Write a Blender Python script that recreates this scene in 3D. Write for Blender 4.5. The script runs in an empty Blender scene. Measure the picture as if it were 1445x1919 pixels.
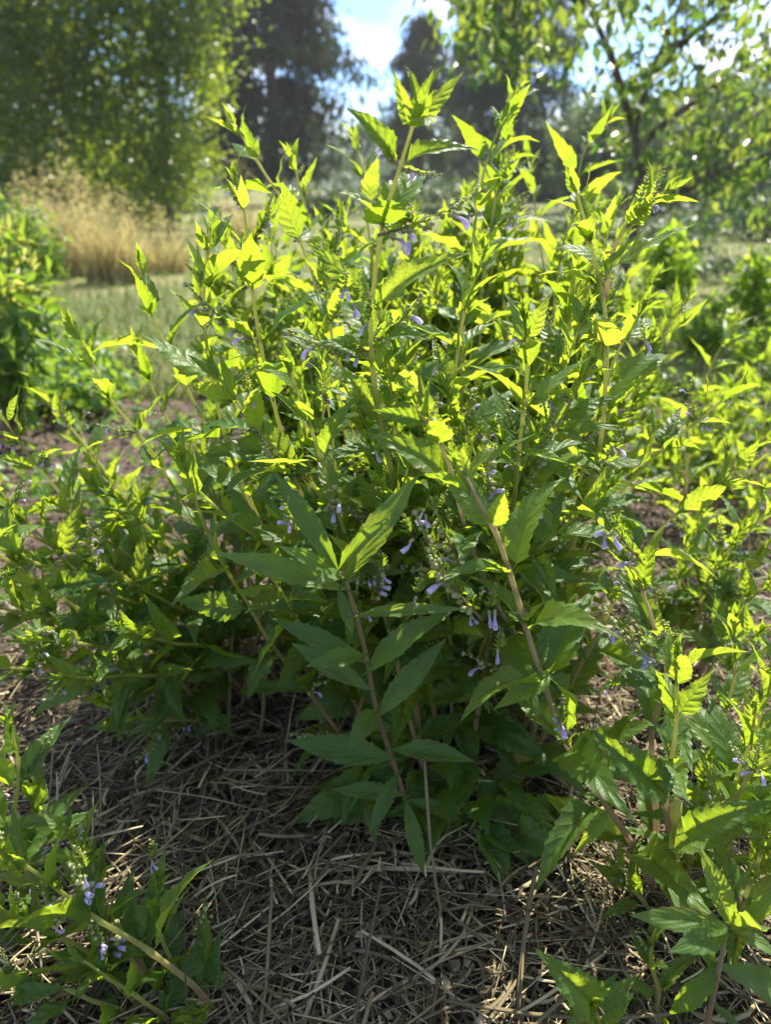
import bpy, math, random
import numpy as np
from mathutils import Matrix, Vector

# ------------------------------------------------------------------ camera, sky, sun, exposure
random.seed(7); rng = np.random.default_rng(7)
R = math.radians
scene = bpy.context.scene
C = scene.collection
PW, PH, FPX = 1445.0, 1919.0, 1386.0
CAM_Z, PITCH = 0.60, R(24.1)

cam_d = bpy.data.cameras.new('camera'); cam = bpy.data.objects.new('camera', cam_d); C.objects.link(cam)
cam.location = (0, 0, CAM_Z); cam.rotation_euler = (R(90) - PITCH, 0, 0)
cam_d.sensor_fit = 'VERTICAL'; cam_d.sensor_height = 36.0; cam_d.sensor_width = 36.0
cam_d.lens = 36.0 * FPX / PH
cam_d.clip_start = 0.02; cam_d.clip_end = 3000
cam_d.dof.use_dof = True; cam_d.dof.focus_distance = 0.56; cam_d.dof.aperture_fstop = 6.0
scene.camera = cam

SUN_EL, SUN_AZ = R(52), R(27)            # azimuth to the right of straight ahead
world = bpy.data.worlds.new('World'); scene.world = world; world.use_nodes = True
wn, wl = world.node_tree.nodes, world.node_tree.links
wn.clear()
wout = wn.new('ShaderNodeOutputWorld'); wbg = wn.new('ShaderNodeBackground'); wl.new(wbg.outputs[0], wout.inputs[0])
sky = wn.new('ShaderNodeTexSky'); sky.sky_type = 'NISHITA'; sky.sun_disc = False
sky.sun_elevation = SUN_EL; sky.sun_rotation = SUN_AZ; sky.air_density = 1.0; sky.dust_density = 0.3; sky.ozone_density = 2.0
wtc = wn.new('ShaderNodeTexCoord'); wmap = wn.new('ShaderNodeMapping'); wmap.inputs['Scale'].default_value = (1, 1, 2.2)
wmap.inputs['Location'].default_value = (0.37, 0.1, 0.0)
wl.new(wtc.outputs['Generated'], wmap.inputs[0])
wno = wn.new('ShaderNodeTexNoise'); wno.inputs['Scale'].default_value = 6.5; wno.inputs['Detail'].default_value = 7; wno.inputs['Roughness'].default_value = 0.55
wl.new(wmap.outputs[0], wno.inputs['Vector'])
wra = wn.new('ShaderNodeValToRGB'); wra.color_ramp.elements[0].position = 0.45; wra.color_ramp.elements[1].position = 0.68
wl.new(wno.outputs[0], wra.inputs[0])
wmx = wn.new('ShaderNodeMix'); wmx.data_type = 'RGBA'
wl.new(wra.outputs[0], wmx.inputs[0])
wtint = wn.new('ShaderNodeMix'); wtint.data_type = 'RGBA'; wtint.blend_type = 'MULTIPLY'; wtint.inputs[0].default_value = 1.0
wl.new(sky.outputs[0], wtint.inputs[6]); wtint.inputs[7].default_value = (.30, .41, .64, 1)
wl.new(wtint.outputs[2], wmx.inputs[6]); wmx.inputs[7].default_value = (4.1, 4.2, 4.35, 1)
wl.new(wmx.outputs[2], wbg.inputs[0]); wbg.inputs[1].default_value = 0.15

sun_d = bpy.data.lights.new('sun', 'SUN'); sun_o = bpy.data.objects.new('sun', sun_d); C.objects.link(sun_o)
sun_d.energy = 4.3; sun_d.angle = R(0.53); sun_d.color = (1.0, 0.93, 0.80)
to_sun = Vector((math.sin(SUN_AZ) * math.cos(SUN_EL), math.cos(SUN_AZ) * math.cos(SUN_EL), math.sin(SUN_EL)))
sun_o.rotation_euler = (-to_sun).to_track_quat('-Z', 'Y').to_euler(); sun_o.location = (3, 10, 12)

vs = scene.view_settings
vs.view_transform = 'Standard'; vs.look = 'None'; vs.gamma = 1.0; vs.use_curve_mapping = False; vs.exposure = 1.68
cy = scene.cycles
cy.use_denoising = True; cy.max_bounces = 8; cy.diffuse_bounces = 4; cy.glossy_bounces = 3; cy.transmission_bounces = 6
cy.transparent_max_bounces = 6; cy.caustics_reflective = False; cy.caustics_refractive = False
cy.sample_clamp_indirect = 6.0

# ------------------------------------------------------------------ projection helpers (pixels of the photograph -> places)
CP, SP = math.cos(PITCH), math.sin(PITCH)
def ray(px, py):
    x = (px - PW / 2) / FPX; u = (PH / 2 - py) / FPX
    return np.array([x, CP + u * SP, -SP + u * CP])
def at(px, py, Y):
    d = ray(px, py); return np.array([0, 0, CAM_Z]) + d * (Y / d[1])
def G(px, py, z=0.0):
    d = ray(px, py); return np.array([0, 0, CAM_Z]) + d * ((z - CAM_Z) / d[2])
def proj(p):
    q = np.asarray(p, float) - np.array([0, 0, CAM_Z])
    zc = q[1] * CP - q[2] * SP; yc = q[1] * SP + q[2] * CP
    if zc < 0.02: return (-9999, -9999, 0.02)
    return (PW / 2 + FPX * q[0] / zc, PH / 2 - FPX * yc / zc, zc)
def unit(v):
    v = np.asarray(v, float); return v / (np.linalg.norm(v) + 1e-12)
UP = np.array([0, 0, 1.0])

# ------------------------------------------------------------------ mesh helpers
def make_mesh(name, V, F, attr=None, mats=(), mi=None, smooth=True):
    """V (n,3), F list of (m,3) or (m,4) index arrays, attr (n,3) point attribute 'lf'."""
    me = bpy.data.meshes.new(name)
    V = np.asarray(V, np.float32)
    F = [np.asarray(f, np.int32) for f in F if len(f)]
    nl = sum(f.size for f in F); nf = sum(len(f) for f in F)
    me.vertices.add(len(V)); me.vertices.foreach_set('co', V.ravel())
    me.loops.add(nl); me.loops.foreach_set('vertex_index', np.concatenate([f.ravel() for f in F]))
    me.polygons.add(nf)
    tot = np.concatenate([np.full(len(f), f.shape[1], np.int32) for f in F])
    me.polygons.foreach_set('loop_start', np.concatenate([[0], np.cumsum(tot)[:-1]]).astype(np.int32))
    me.polygons.foreach_set('loop_total', tot)
    if mi is not None: me.polygons.foreach_set('material_index', np.asarray(mi, np.int32))
    me.polygons.foreach_set('use_smooth', np.full(nf, smooth, bool))
    for m in mats: me.materials.append(m)
    me.update(calc_edges=True)
    if attr is not None:
        a = me.attributes.new('lf', 'FLOAT_VECTOR', 'POINT'); a.data.foreach_set('vector', np.asarray(attr, np.float32).ravel())
    return me
class Buf:
    def __init__(s): s.V = []; s.F = {3: [], 4: []}; s.A = []; s.M = {3: [], 4: []}; s.n = 0
    def add(s, V, F, A=None, m=0):
        V = np.asarray(V, float)
        for f in F:
            f = np.asarray(f, int)
            if len(f): s.F[f.shape[1]].append(f + s.n); s.M[f.shape[1]].append(np.full(len(f), m))
        s.V.append(V); s.A.append(np.zeros((len(V), 3)) if A is None else np.asarray(A, float)); s.n += len(V)
    def mesh(s, name, mats):
        F = []; M = []
        for k in (3, 4):
            if s.F[k]: F.append(np.concatenate(s.F[k])); M.append(np.concatenate(s.M[k]))
        return make_mesh(name, np.concatenate(s.V), F, np.concatenate(s.A), mats, np.concatenate(M))
def obj(name, data, parent=None, M=None):
    o = bpy.data.objects.new(name, data); C.objects.link(o)
    if parent is not None: o.parent = parent
    if M is not None: o.matrix_basis = Matrix(M)
    return o
def tag(o, label=None, cat=None, group=None, kind=None):
    if label: o['label'] = label
    if cat: o['category'] = cat
    if group: o['group'] = group
    if kind: o['kind'] = kind
    return o
def thing(name, loc, label, cat, group=None):
    o = obj(name, None); o.location = tuple(loc); o.empty_display_size = 0.05
    return tag(o, label, cat, group)

def spline(P, n):
    """Catmull-Rom through P, n samples evenly spaced by arc length."""
    P = np.asarray(P, float)
    if len(P) == 2: return P[0] + (P[1] - P[0]) * np.linspace(0, 1, n)[:, None]
    Q = np.vstack([2 * P[0] - P[1], P, 2 * P[-1] - P[-2]]); out = []
    for i in range(1, len(Q) - 2):
        t = np.linspace(0, 1, 14, endpoint=False)[:, None]
        p0, p1, p2, p3 = Q[i - 1], Q[i], Q[i + 1], Q[i + 2]
        out.append(0.5 * (2 * p1 + (p2 - p0) * t + (2 * p0 - 5 * p1 + 4 * p2 - p3) * t ** 2 + (3 * p1 - p0 - 3 * p2 + p3) * t ** 3))
    out = np.vstack(out + [P[-1:]])
    s = np.concatenate([[0], np.cumsum(np.linalg.norm(np.diff(out, axis=0), axis=1))])
    u = np.linspace(0, s[-1], n)
    return np.stack([np.interp(u, s, out[:, k]) for k in range(3)], 1)
def frames(P):
    T = np.gradient(P, axis=0); T /= np.linalg.norm(T, axis=1)[:, None] + 1e-12
    N = np.zeros_like(T); a = np.array([1.0, 0, 0]) if abs(T[0][0]) < .8 else np.array([0, 1.0, 0])
    n = unit(a - T[0] * a.dot(T[0]))
    for i in range(len(P)):
        n = unit(n - T[i] * n.dot(T[i])); N[i] = n
    return T, N, np.cross(T, N)
def tube(P, rad, sides=6, square=0.0, cap=True):
    P = np.asarray(P, float); T, N, B = frames(P); n = len(P); rad = np.broadcast_to(rad, n)
    th = np.arange(sides) * 2 * math.pi / sides
    rr = 1 - square * (np.arange(sides) % 2)
    V = P[:, None] + (rad[:, None] * rr)[:, :, None] * (np.cos(th)[None, :, None] * N[:, None] + np.sin(th)[None, :, None] * B[:, None])
    V = V.reshape(-1, 3); i = np.arange(n - 1)[:, None] * sides; j = np.arange(sides)[None]; k = (j + 1) % sides
    F = np.stack([i + j, i + k, i + sides + k, i + sides + j], 2).reshape(-1, 4)
    A = np.zeros((len(V), 3)); A[:, 1] = np.repeat(np.linspace(0, 1, n), sides); A[:, 0] = np.tile(np.arange(sides) % 2, n) if sides == 8 else .5
    fs = [F]
    if cap:
        V = np.vstack([V, P[-1:], P[:1]]); A = np.vstack([A, A[-1:], A[:1]]); e = n * sides; b = (n - 1) * sides
        fs.append(np.array([[b + q, b + (q + 1) % sides, e] for q in range(sides)] + [[(q + 1) % sides, q, e + 1] for q in range(sides)]))
    return V, fs, A
def ellipsoid(c, ax, r, seg=6, rings=4):
    """pointed bud along vector ax with radius r"""
    L = np.linalg.norm(ax); P = np.asarray(c) + np.linspace(0, 1, rings + 1)[:, None] * np.asarray(ax)
    rad = r * np.sin(np.linspace(0.08, math.pi - .08, rings + 1)) ** .8
    return tube(P, rad, seg)

# ------------------------------------------------------------------ materials
def new_mat(name):
    m = bpy.data.materials.new(name); m.use_nodes = True; m.node_tree.nodes.clear(); return m, m.node_tree.nodes, m.node_tree.links
def ramp(n, pts, interp='LINEAR'):
    r = n.new('ShaderNodeValToRGB'); cr = r.color_ramp; cr.interpolation = interp
    while len(cr.elements) < len(pts): cr.elements.new(0.5)
    for e, (p, c) in zip(cr.elements, pts):
        e.position = p; e.color = (*c, 1) if len(c) == 3 else c
    return r
def mth(n, l, op, a, b=None, c=None):
    x = n.new('ShaderNodeMath'); x.operation = op
    for i, v in enumerate((a, b, c)):
        if v is None: continue
        if isinstance(v, (int, float)): x.inputs[i].default_value = v
        else: l.new(v, x.inputs[i])
    return x.outputs[0]
def mixc(n, l, f, a, b, blend='MIX'):
    x = n.new('ShaderNodeMix'); x.data_type = 'RGBA'; x.blend_type = blend
    for i, v in ((0, f), (6, a), (7, b)):
        if isinstance(v, (int, float)): x.inputs[i].default_value = v
        elif isinstance(v, tuple): x.inputs[i].default_value = (*v, 1) if len(v) == 3 else v
        else: l.new(v, x.inputs[i])
    return x.outputs[2]
def leaf_mat(name, dark, light, tdark, tlight, trans=0.5, veins=7.0, rough=0.42, bump=0.5, vein_slope=0.42, spec=0.5, spots=0.0):
    m, n, l = new_mat(name)
    out = n.new('ShaderNodeOutputMaterial'); at_ = n.new('ShaderNodeAttribute'); at_.attribute_name = 'lf'
    sx = n.new('ShaderNodeSeparateXYZ'); l.new(at_.outputs['Vector'], sx.inputs[0]); u, v, r = sx.outputs
    oi = n.new('ShaderNodeObjectInfo'); rnd = mth(n, l, 'FRACT', mth(n, l, 'ADD', oi.outputs['Random'], r))
    pos = n.new('ShaderNodeNewGeometry')
    no = n.new('ShaderNodeTexNoise'); no.inputs['Scale'].default_value = 55; no.inputs['Detail'].default_value = 4; l.new(pos.outputs['Position'], no.inputs['Vector'])
    f = mth(n, l, 'MULTIPLY_ADD', no.outputs[0], 0.9, mth(n, l, 'MULTIPLY_ADD', rnd, 0.9, -0.42))
    col = mixc(n, l, f, dark, light); tcol = mixc(n, l, f, tdark, tlight)
    bs = n.new('ShaderNodeBsdfPrincipled'); tr = n.new('ShaderNodeBsdfTranslucent'); mx = n.new('ShaderNodeMixShader')
    if veins:
        au = mth(n, l, 'ABSOLUTE', u)
        s = mth(n, l, 'MULTIPLY', mth(n, l, 'SUBTRACT', v, mth(n, l, 'MULTIPLY', au, vein_slope / 2.6)), veins)
        w = mth(n, l, 'ABSOLUTE', mth(n, l, 'SUBTRACT', mth(n, l, 'FRACT', s), 0.5))       # 0.5 at vein, 0 between
        vein = mth(n, l, 'SMOOTHSTEP' if False else 'MULTIPLY', mth(n, l, 'MAXIMUM', mth(n, l, 'SUBTRACT', w, 0.445), 0.0), 18.0)
        mid = mth(n, l, 'MAXIMUM', mth(n, l, 'SUBTRACT', 1.0, mth(n, l, 'MULTIPLY', au, 14.0)), 0.0)
        ve = mth(n, l, 'MINIMUM', mth(n, l, 'MAXIMUM', vein, mid), 1.0)
        col = mixc(n, l, mth(n, l, 'MULTIPLY', ve, 0.5), col, tuple(x * 1.35 for x in light))
        tcol = mixc(n, l, mth(n, l, 'MULTIPLY', ve, 0.42), tcol, tuple(x * .55 for x in tdark))
        vo = n.new('ShaderNodeTexVoronoi'); vo.inputs['Scale'].default_value = 420; l.new(pos.outputs['Position'], vo.inputs['Vector'])
        h = mth(n, l, 'ADD', mth(n, l, 'SUBTRACT', 0.0, mth(n, l, 'MULTIPLY', mth(n, l, 'MULTIPLY', w, w), 4.0)), mth(n, l, 'MULTIPLY', vo.outputs[0], 0.35))
        h = mth(n, l, 'SUBTRACT', h, mth(n, l, 'MULTIPLY', mid, .5))
        bp = n.new('ShaderNodeBump'); bp.inputs['Strength'].default_value = bump; bp.inputs['Distance'].default_value = 0.0022
        l.new(h, bp.inputs['Height']); l.new(bp.outputs[0], bs.inputs['Normal']); l.new(bp.outputs[0], tr.inputs['Normal'])
    if spots:
        n3 = n.new('ShaderNodeTexNoise'); n3.inputs['Scale'].default_value = 35; l.new(pos.outputs['Position'], n3.inputs['Vector'])
        ed = mth(n, l, 'MULTIPLY', mth(n, l, 'MINIMUM', mth(n, l, 'MAXIMUM', mth(n, l, 'MULTIPLY', mth(n, l, 'SUBTRACT', mth(n, l, 'ABSOLUTE', u), .72), 4.0), 0.0), 1.0), mth(n, l, 'MINIMUM', mth(n, l, 'MAXIMUM', mth(n, l, 'MULTIPLY', mth(n, l, 'SUBTRACT', n3.outputs[0], .56), 9.0), 0.0), .8))
        col = mixc(n, l, ed, col, (.16, .10, .03)); tcol = mixc(n, l, ed, tcol, (.28, .19, .03))
        sp = n.new('ShaderNodeTexNoise'); sp.inputs['Scale'].default_value = 260; l.new(pos.outputs['Position'], sp.inputs['Vector'])
        sm = mth(n, l, 'GREATER_THAN', sp.outputs[0], 0.735)
        col = mixc(n, l, mth(n, l, 'MULTIPLY', sm, spots), col, (.06, .035, .015)); tcol = mixc(n, l, mth(n, l, 'MULTIPLY', sm, spots), tcol, (.06, .035, .01))
    l.new(col, bs.inputs['Base Color']); bs.inputs['Roughness'].default_value = rough; bs.inputs['Specular IOR Level'].default_value = spec
    l.new(tcol, tr.inputs['Color']); mx.inputs[0].default_value = trans
    l.new(bs.outputs[0], mx.inputs[1]); l.new(tr.outputs[0], mx.inputs[2]); l.new(mx.outputs[0], out.inputs[0])
    return m
def stem_mat(name, low, high, mid_pos=0.55, trans=0.25):
    m, n, l = new_mat(name); out = n.new('ShaderNodeOutputMaterial')
    a = n.new('ShaderNodeAttribute'); a.attribute_name = 'lf'; sx = n.new('ShaderNodeSeparateXYZ'); l.new(a.outputs['Vector'], sx.inputs[0])
    pos = n.new('ShaderNodeNewGeometry'); no = n.new('ShaderNodeTexNoise'); no.inputs['Scale'].default_value = 40; l.new(pos.outputs['Position'], no.inputs['Vector'])
    t = mth(n, l, 'ADD', sx.outputs[1], mth(n, l, 'MULTIPLY_ADD', no.outputs[0], 0.5, -0.25))
    r = ramp(n, [(max(0, mid_pos - .3), low), (min(1, mid_pos + .3), high)]); l.new(t, r.inputs[0])
    no2 = n.new('ShaderNodeTexNoise'); no2.inputs['Scale'].default_value = 300; l.new(pos.outputs['Position'], no2.inputs['Vector'])
    c = mixc(n, l, mth(n, l, 'MULTIPLY', no2.outputs[0], .35), r.outputs[0], (.5, .42, .25))
    c = mixc(n, l, mth(n, l, 'MULTIPLY', mth(n, l, 'MULTIPLY', sx.outputs[0], no2.outputs[0]), .75), c, (.17, .075, .04))
    bs = n.new('ShaderNodeBsdfPrincipled'); tr = n.new('ShaderNodeBsdfTranslucent'); mx = n.new('ShaderNodeMixShader'); mx.inputs[0].default_value = trans
    gm = n.new('ShaderNodeGamma'); gm.inputs[1].default_value = .42; l.new(c, gm.inputs[0])
    l.new(c, bs.inputs['Base Color']); l.new(gm.outputs[0], tr.inputs[0]); bs.inputs['Roughness'].default_value = .45
    bp = n.new('ShaderNodeBump'); bp.inputs['Strength'].default_value = .25; bp.inputs['Distance'].default_value = .001; l.new(no2.outputs[0], bp.inputs['Height']); l.new(bp.outputs[0], bs.inputs['Normal'])
    l.new(bs.outputs[0], mx.inputs[1]); l.new(tr.outputs[0], mx.inputs[2]); l.new(mx.outputs[0], out.inputs[0]); return m
def noise_mat(name, cols, scale, rough=.9, bump=.0, bscale=None, bdist=.01, rnd=0.0, trans=0.0):
    m, n, l = new_mat(name); out = n.new('ShaderNodeOutputMaterial')
    pos = n.new('ShaderNodeNewGeometry'); no = n.new('ShaderNodeTexNoise'); no.inputs['Scale'].default_value = scale; no.inputs['Detail'].default_value = 6
    l.new(pos.outputs['Position'], no.inputs['Vector']); f = no.outputs[0]
    if rnd:
        a = n.new('ShaderNodeAttribute'); a.attribute_name = 'lf'; sx = n.new('ShaderNodeSeparateXYZ'); l.new(a.outputs['Vector'], sx.inputs[0])
        oi = n.new('ShaderNodeObjectInfo'); q = mth(n, l, 'FRACT', mth(n, l, 'ADD', oi.outputs['Random'], sx.outputs[2]))
        f = mth(n, l, 'ADD', mth(n, l, 'MULTIPLY', f, 1 - rnd), mth(n, l, 'MULTIPLY', q, rnd))
    k = len(cols); r = ramp(n, [(.25 + .5 * i / (k - 1) if not rnd else .12 + .76 * i / (k - 1), c) for i, c in enumerate(cols)]); l.new(f, r.inputs[0])
    bs = n.new('ShaderNodeBsdfPrincipled'); l.new(r.outputs[0], bs.inputs['Base Color']); bs.inputs['Roughness'].default_value = rough; bs.inputs['Specular IOR Level'].default_value = .3
    if bump:
        b2 = n.new('ShaderNodeTexNoise'); b2.inputs['Scale'].default_value = bscale or scale * 3; b2.inputs['Detail'].default_value = 8; l.new(pos.outputs['Position'], b2.inputs['Vector'])
        bp = n.new('ShaderNodeBump'); bp.inputs['Strength'].default_value = bump; bp.inputs['Distance'].default_value = bdist; l.new(b2.outputs[0], bp.inputs['Height']); l.new(bp.outputs[0], bs.inputs['Normal'])
    if trans:
        tr = n.new('ShaderNodeBsdfTranslucent'); l.new(r.outputs[0], tr.inputs[0]); mx = n.new('ShaderNodeMixShader'); mx.inputs[0].default_value = trans
        l.new(bs.outputs[0], mx.inputs[1]); l.new(tr.outputs[0], mx.inputs[2]); l.new(mx.outputs[0], out.inputs[0])
    else: l.new(bs.outputs[0], out.inputs[0])
    return m

M_SKULL = leaf_mat('skullcap_leaf', (.052, .125, .025), (.11, .20, .038), (.30, .44, .018), (.49, .59, .038), .58, 7, .46, .34, .46, .42, .5)
M_ASTER = leaf_mat('lance_leaf', (.055, .12, .028), (.10, .18, .04), (.28, .42, .02), (.48, .58, .04), .5, 5, .5, .2, 1.2, .35, .3)
M_YELLOW = leaf_mat('yellowed_leaf', (.30, .24, .06), (.38, .32, .10), (.46, .38, .06), (.58, .5, .12), .5, 8, .5, .5)
M_STEM = stem_mat('skullcap_stem', (.40, .22, .13), (.38, .45, .04), .36, .55)
M_STEM2 = stem_mat('pinkish_stem', (.44, .27, .17), (.42, .35, .12), .6, .45)
M_ASTEM = stem_mat('lance_stem', (.22, .12, .07), (.2, .2, .06), .6, .15)
M_SPIKE = stem_mat('spike_axis', (.22, .10, .06), (.2, .27, .06), .5, .3)
M_BUD = noise_mat('bud', [(.32, .38, .14), (.5, .48, .24)], 200, .5, trans=.4)
M_STRAW = noise_mat('straw', [(.03, .022, .011), (.10, .077, .038), (.20, .16, .08), (.50, .42, .25)], 60, .6, .25, 500, .001, rnd=.75)
M_CHAFF = noise_mat('chaff', [(.05, .035, .02), (.15, .11, .07), (.33, .27, .19)], 90, .8, rnd=.7)
M_BARK = noise_mat('bark', [(.06, .045, .03), (.16, .13, .10)], 12, .9, .6, 40, .02)
M_TREE1 = leaf_mat('tree_leaf', (.04, .085, .02), (.08, .13, .03), (.18, .30, .02), (.44, .50, .04), .5, 0, .3, 0, spec=.6)
M_TREE2 = leaf_mat('apple_leaf', (.03, .08, .025), (.06, .11, .035), (.13, .27, .03), (.36, .42, .04), .45, 0, .35, 0, spec=.55)
M_CONIF = leaf_mat('conifer_spray', (.025, .045, .028), (.05, .075, .042), (.04, .065, .025), (.08, .11, .04), .3, 0, .75, 0, spec=.15)
M_SHRUB = leaf_mat('shrub_leaf', (.04, .12, .02), (.08, .18, .03), (.18, .32, .02), (.36, .48, .04), .5, 0, .4, 0)
M_SHRUBD = leaf_mat('grey_shrub_leaf', (.05, .085, .04), (.09, .13, .06), (.08, .14, .04), (.18, .25, .07), .3, 0, .5, 0)
M_LIME = leaf_mat('lime_tip', (.2, .22, .04), (.34, .34, .1), (.4, .45, .04), (.6, .62, .12), .5, 0, .5, 0)
M_LIMEB = leaf_mat('lime_shrub_leaf', (.06, .14, .02), (.1, .2, .03), (.3, .5, .02), (.55, .7, .04), .55, 0, .4, 0)
M_GOLD = noise_mat('golden_grass', [(.26, .24, .08), (.50, .42, .17), (.64, .55, .27)], 8, .6, rnd=.6, trans=.55)
M_GRASS = noise_mat('lawn_blade', [(.07, .12, .03), (.14, .19, .05), (.36, .32, .14)], 3, .6, rnd=.6, trans=.5)

# corolla
def corolla_mat():
    m, n, l = new_mat('corolla'); out = n.new('ShaderNodeOutputMaterial'); a = n.new('ShaderNodeAttribute'); a.attribute_name = 'lf'
    sx = n.new('ShaderNodeSeparateXYZ'); l.new(a.outputs['Vector'], sx.inputs[0])
    r = ramp(n, [(0, (.62, .56, .66)), (.45, (.50, .42, .62)), (.85, (.58, .51, .72)), (1, (.74, .70, .84))]); l.new(sx.outputs[1], r.inputs[0])
    bs = n.new('ShaderNodeBsdfPrincipled'); tr = n.new('ShaderNodeBsdfTranslucent'); mx = n.new('ShaderNodeMixShader'); mx.inputs[0].default_value = .55
    l.new(r.outputs[0], bs.inputs['Base Color']); l.new(r.outputs[0], tr.inputs[0]); bs.inputs['Roughness'].default_value = .55
    l.new(bs.outputs[0], mx.inputs[1]); l.new(tr.outputs[0], mx.inputs[2]); l.new(mx.outputs[0], out.inputs[0]); return m
M_COR = corolla_mat()

# ------------------------------------------------------------------ leaf templates (tip of the leaf normalised to x = 1)
PROF_SK = ([0, .03, .07, .14, .24, .36, .5, .65, .8, .92, 1], [.02, .075, .155, .225, .262, .25, .205, .14, .072, .028, .002])
PROF_AS = ([0, .06, .15, .3, .45, .6, .75, .88, 1], [.018, .035, .07, .118, .135, .118, .08, .036, .002])
def leaf_template(prof, teeth, cols, fold, arch, tip, wav, tooth, seed, twist=0.0, pucker=0.0):
    r = np.random.default_rng(seed)
    ts, ws = [0.0], [prof[1][0]]
    t0 = .06; dt = (.97 - t0) / teeth
    for k in range(teeth):
        a = t0 + k * dt; b = a + dt * .82
        ts += [a, b]; ws += [np.interp(a, *prof) * (1 - tooth * .75), np.interp(b, *prof) * (1 + tooth * (.6 + .3 * r.random()))]
    ts.append(1.0); ws.append(.001); ts = np.array(ts); ws = np.array(ws); n = len(ts)
    c = np.linspace(-1, 1, cols + 1)
    phi = arch * (.5 - ts) - tip * np.clip(ts - .6, 0, 1) ** 2 * 6            # slope of the midrib
    dx = np.diff(ts); pm = (phi[1:] + phi[:-1]) / 2
    cx = np.concatenate([[0], np.cumsum(dx * np.cos(pm))]); cz = np.concatenate([[0], np.cumsum(dx * np.sin(pm))])
    ph = r.random() * 6
    y = c[None] * ws[:, None]; ay = np.abs(y)
    tp = .5 + .5 * np.cos(ts * math.pi * .9)
    fo = fold * (.65 + .35 * tp)[:, None]
    z = np.sin(fo) * ay + wav * ws[:, None] * np.sin(ts * 17 + ph)[:, None] * np.abs(c)[None] ** 2
    z = z - .35 * np.abs(c)[None] ** 3 * ws[:, None] * (.5 + .3 * np.sin(ts * 4 + ph))[:, None]
    if pucker: z = z + pucker * np.sin((ts[:, None] - .18 * np.abs(c)[None]) * 8 * 2 * math.pi) * np.sin(np.abs(c)[None] * math.pi)
    y = y * np.cos(fo)
    tw = twist * ts[:, None]; y, z = y * np.cos(tw) - z * np.sin(tw), y * np.sin(tw) + z * np.cos(tw)
    # edge teeth lean forward
    x = cx[:, None] - z * np.sin(phi)[:, None] + .0 * y; z = cz[:, None] + z * np.cos(phi)[:, None]
    side = r.normal(0, .03); y = y + side * (ts * (1 - ts))[:, None] * 3
    V = np.stack([x, y, z], 2).reshape(-1, 3)
    e = np.array([cx[-1], 0, cz[-1]]); L = np.linalg.norm(e); a = math.atan2(e[2], e[0])
    Rm = np.array([[math.cos(a), 0, math.sin(a)], [0, 1, 0], [-math.sin(a), 0, math.cos(a)]])
    V = (V @ Rm.T) / L
    k = cols + 1; i = np.arange(n - 1)[:, None] * k; j = np.arange(cols)[None]
    F = np.stack([i + j, i + j + 1, i + k + j + 1, i + k + j], 2).reshape(-1, 4)
    A = np.stack([np.broadcast_to(c[None], (n, k)), np.broadcast_to(ts[:, None], (n, k)), np.zeros((n, k))], 2).reshape(-1, 3)
    # short petiole ribbon tube
    pv, pf, pa = tube(np.array([[-.10, 0, -.012], [-.03, 0, -.008], [.04, 0, -.006]]), [.011, .010, .008], 4)
    b = Buf(); b.add(V, [F], A); pa[:, 0] = 0; pa[:, 1] = 0; b.add(pv, pf, pa)
    return b
def arr(b):
    return np.concatenate(b.V), [np.concatenate(b.F[k]) for k in (3, 4) if b.F[k]], np.concatenate(b.A)
SK_HI, SK_LO, AS_HI = [], [], []
for s in range(16):
    q = np.random.default_rng(100 + s)
    par = dict(fold=q.uniform(.08, .8), arch=q.uniform(.15, 1.45), tip=q.uniform(-.15, .45), wav=q.uniform(.06, .22), tooth=q.uniform(.085, .135), seed=s, twist=q.uniform(-.35, .35))
    SK_HI.append(leaf_template(PROF_SK, 10, 8, pucker=.005, **par)); SK_LO.append(arr(leaf_template(PROF_SK, 5, 2, **par)))
for s in range(6):
    q = np.random.default_rng(200 + s)
    AS_HI.append(leaf_template(PROF_AS, 9, 6, q.uniform(.25, .6), q.uniform(.25, .95), q.uniform(0, .25), q.uniform(.08, .2), .08, 40 + s, q.uniform(-.5, .5)))
SK_MESH = [b.mesh('skullcap_leaf', [M_SKULL]) for b in SK_HI]
SKY_MESH = [b.mesh('yellow_leaf', [M_YELLOW]) for b in SK_HI[:4]]
AS_MESH = [b.mesh('lance_leaf', [M_ASTER]) for b in AS_HI]
def leaf_matrix(P, d, nh, L, w=1.0, roll=0.0):
    d = unit(d); n = np.asarray(nh, float); n = unit(n - d * n.dot(d)); s = np.cross(n, d)
    if roll: n, s = n * math.cos(roll) + s * math.sin(roll), s * math.cos(roll) - n * math.sin(roll)
    M = np.eye(4); M[:3, 0] = d * L; M[:3, 1] = s * L * w; M[:3, 2] = n * L * (.5 + .5 * w); M[:3, 3] = P
    return M
def join_templates(items, temps, name, mats):
    """items: list of (template index, 4x4). One mesh out of many."""
    Vs, As = [], []; Fs = {3: [], 4: []}; n = 0
    groups = {}
    for ti, M in items: groups.setdefault(ti, []).append(M)
    for ti, Ms in groups.items():
        V, F, A = temps[ti]; Ms = np.array(Ms); k = len(Ms)
        W = np.einsum('kij,vj->kvi', Ms[:, :3, :3], V) + Ms[:, None, :3, 3]
        AA = np.broadcast_to(A[None], (k, len(V), 3)).copy(); AA[:, :, 2] = rng.random(k)[:, None]
        Vs.append(W.reshape(-1, 3)); As.append(AA.reshape(-1, 3))
        off = n + np.arange(k)[:, None, None] * len(V)
        for f in F: Fs[f.shape[1]].append((f[None] + off).reshape(-1, f.shape[1]))
        n += k * len(V)
    return make_mesh(name, np.concatenate(Vs), [np.concatenate(Fs[k]) for k in (3, 4) if Fs[k]], np.concatenate(As), mats)

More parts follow.
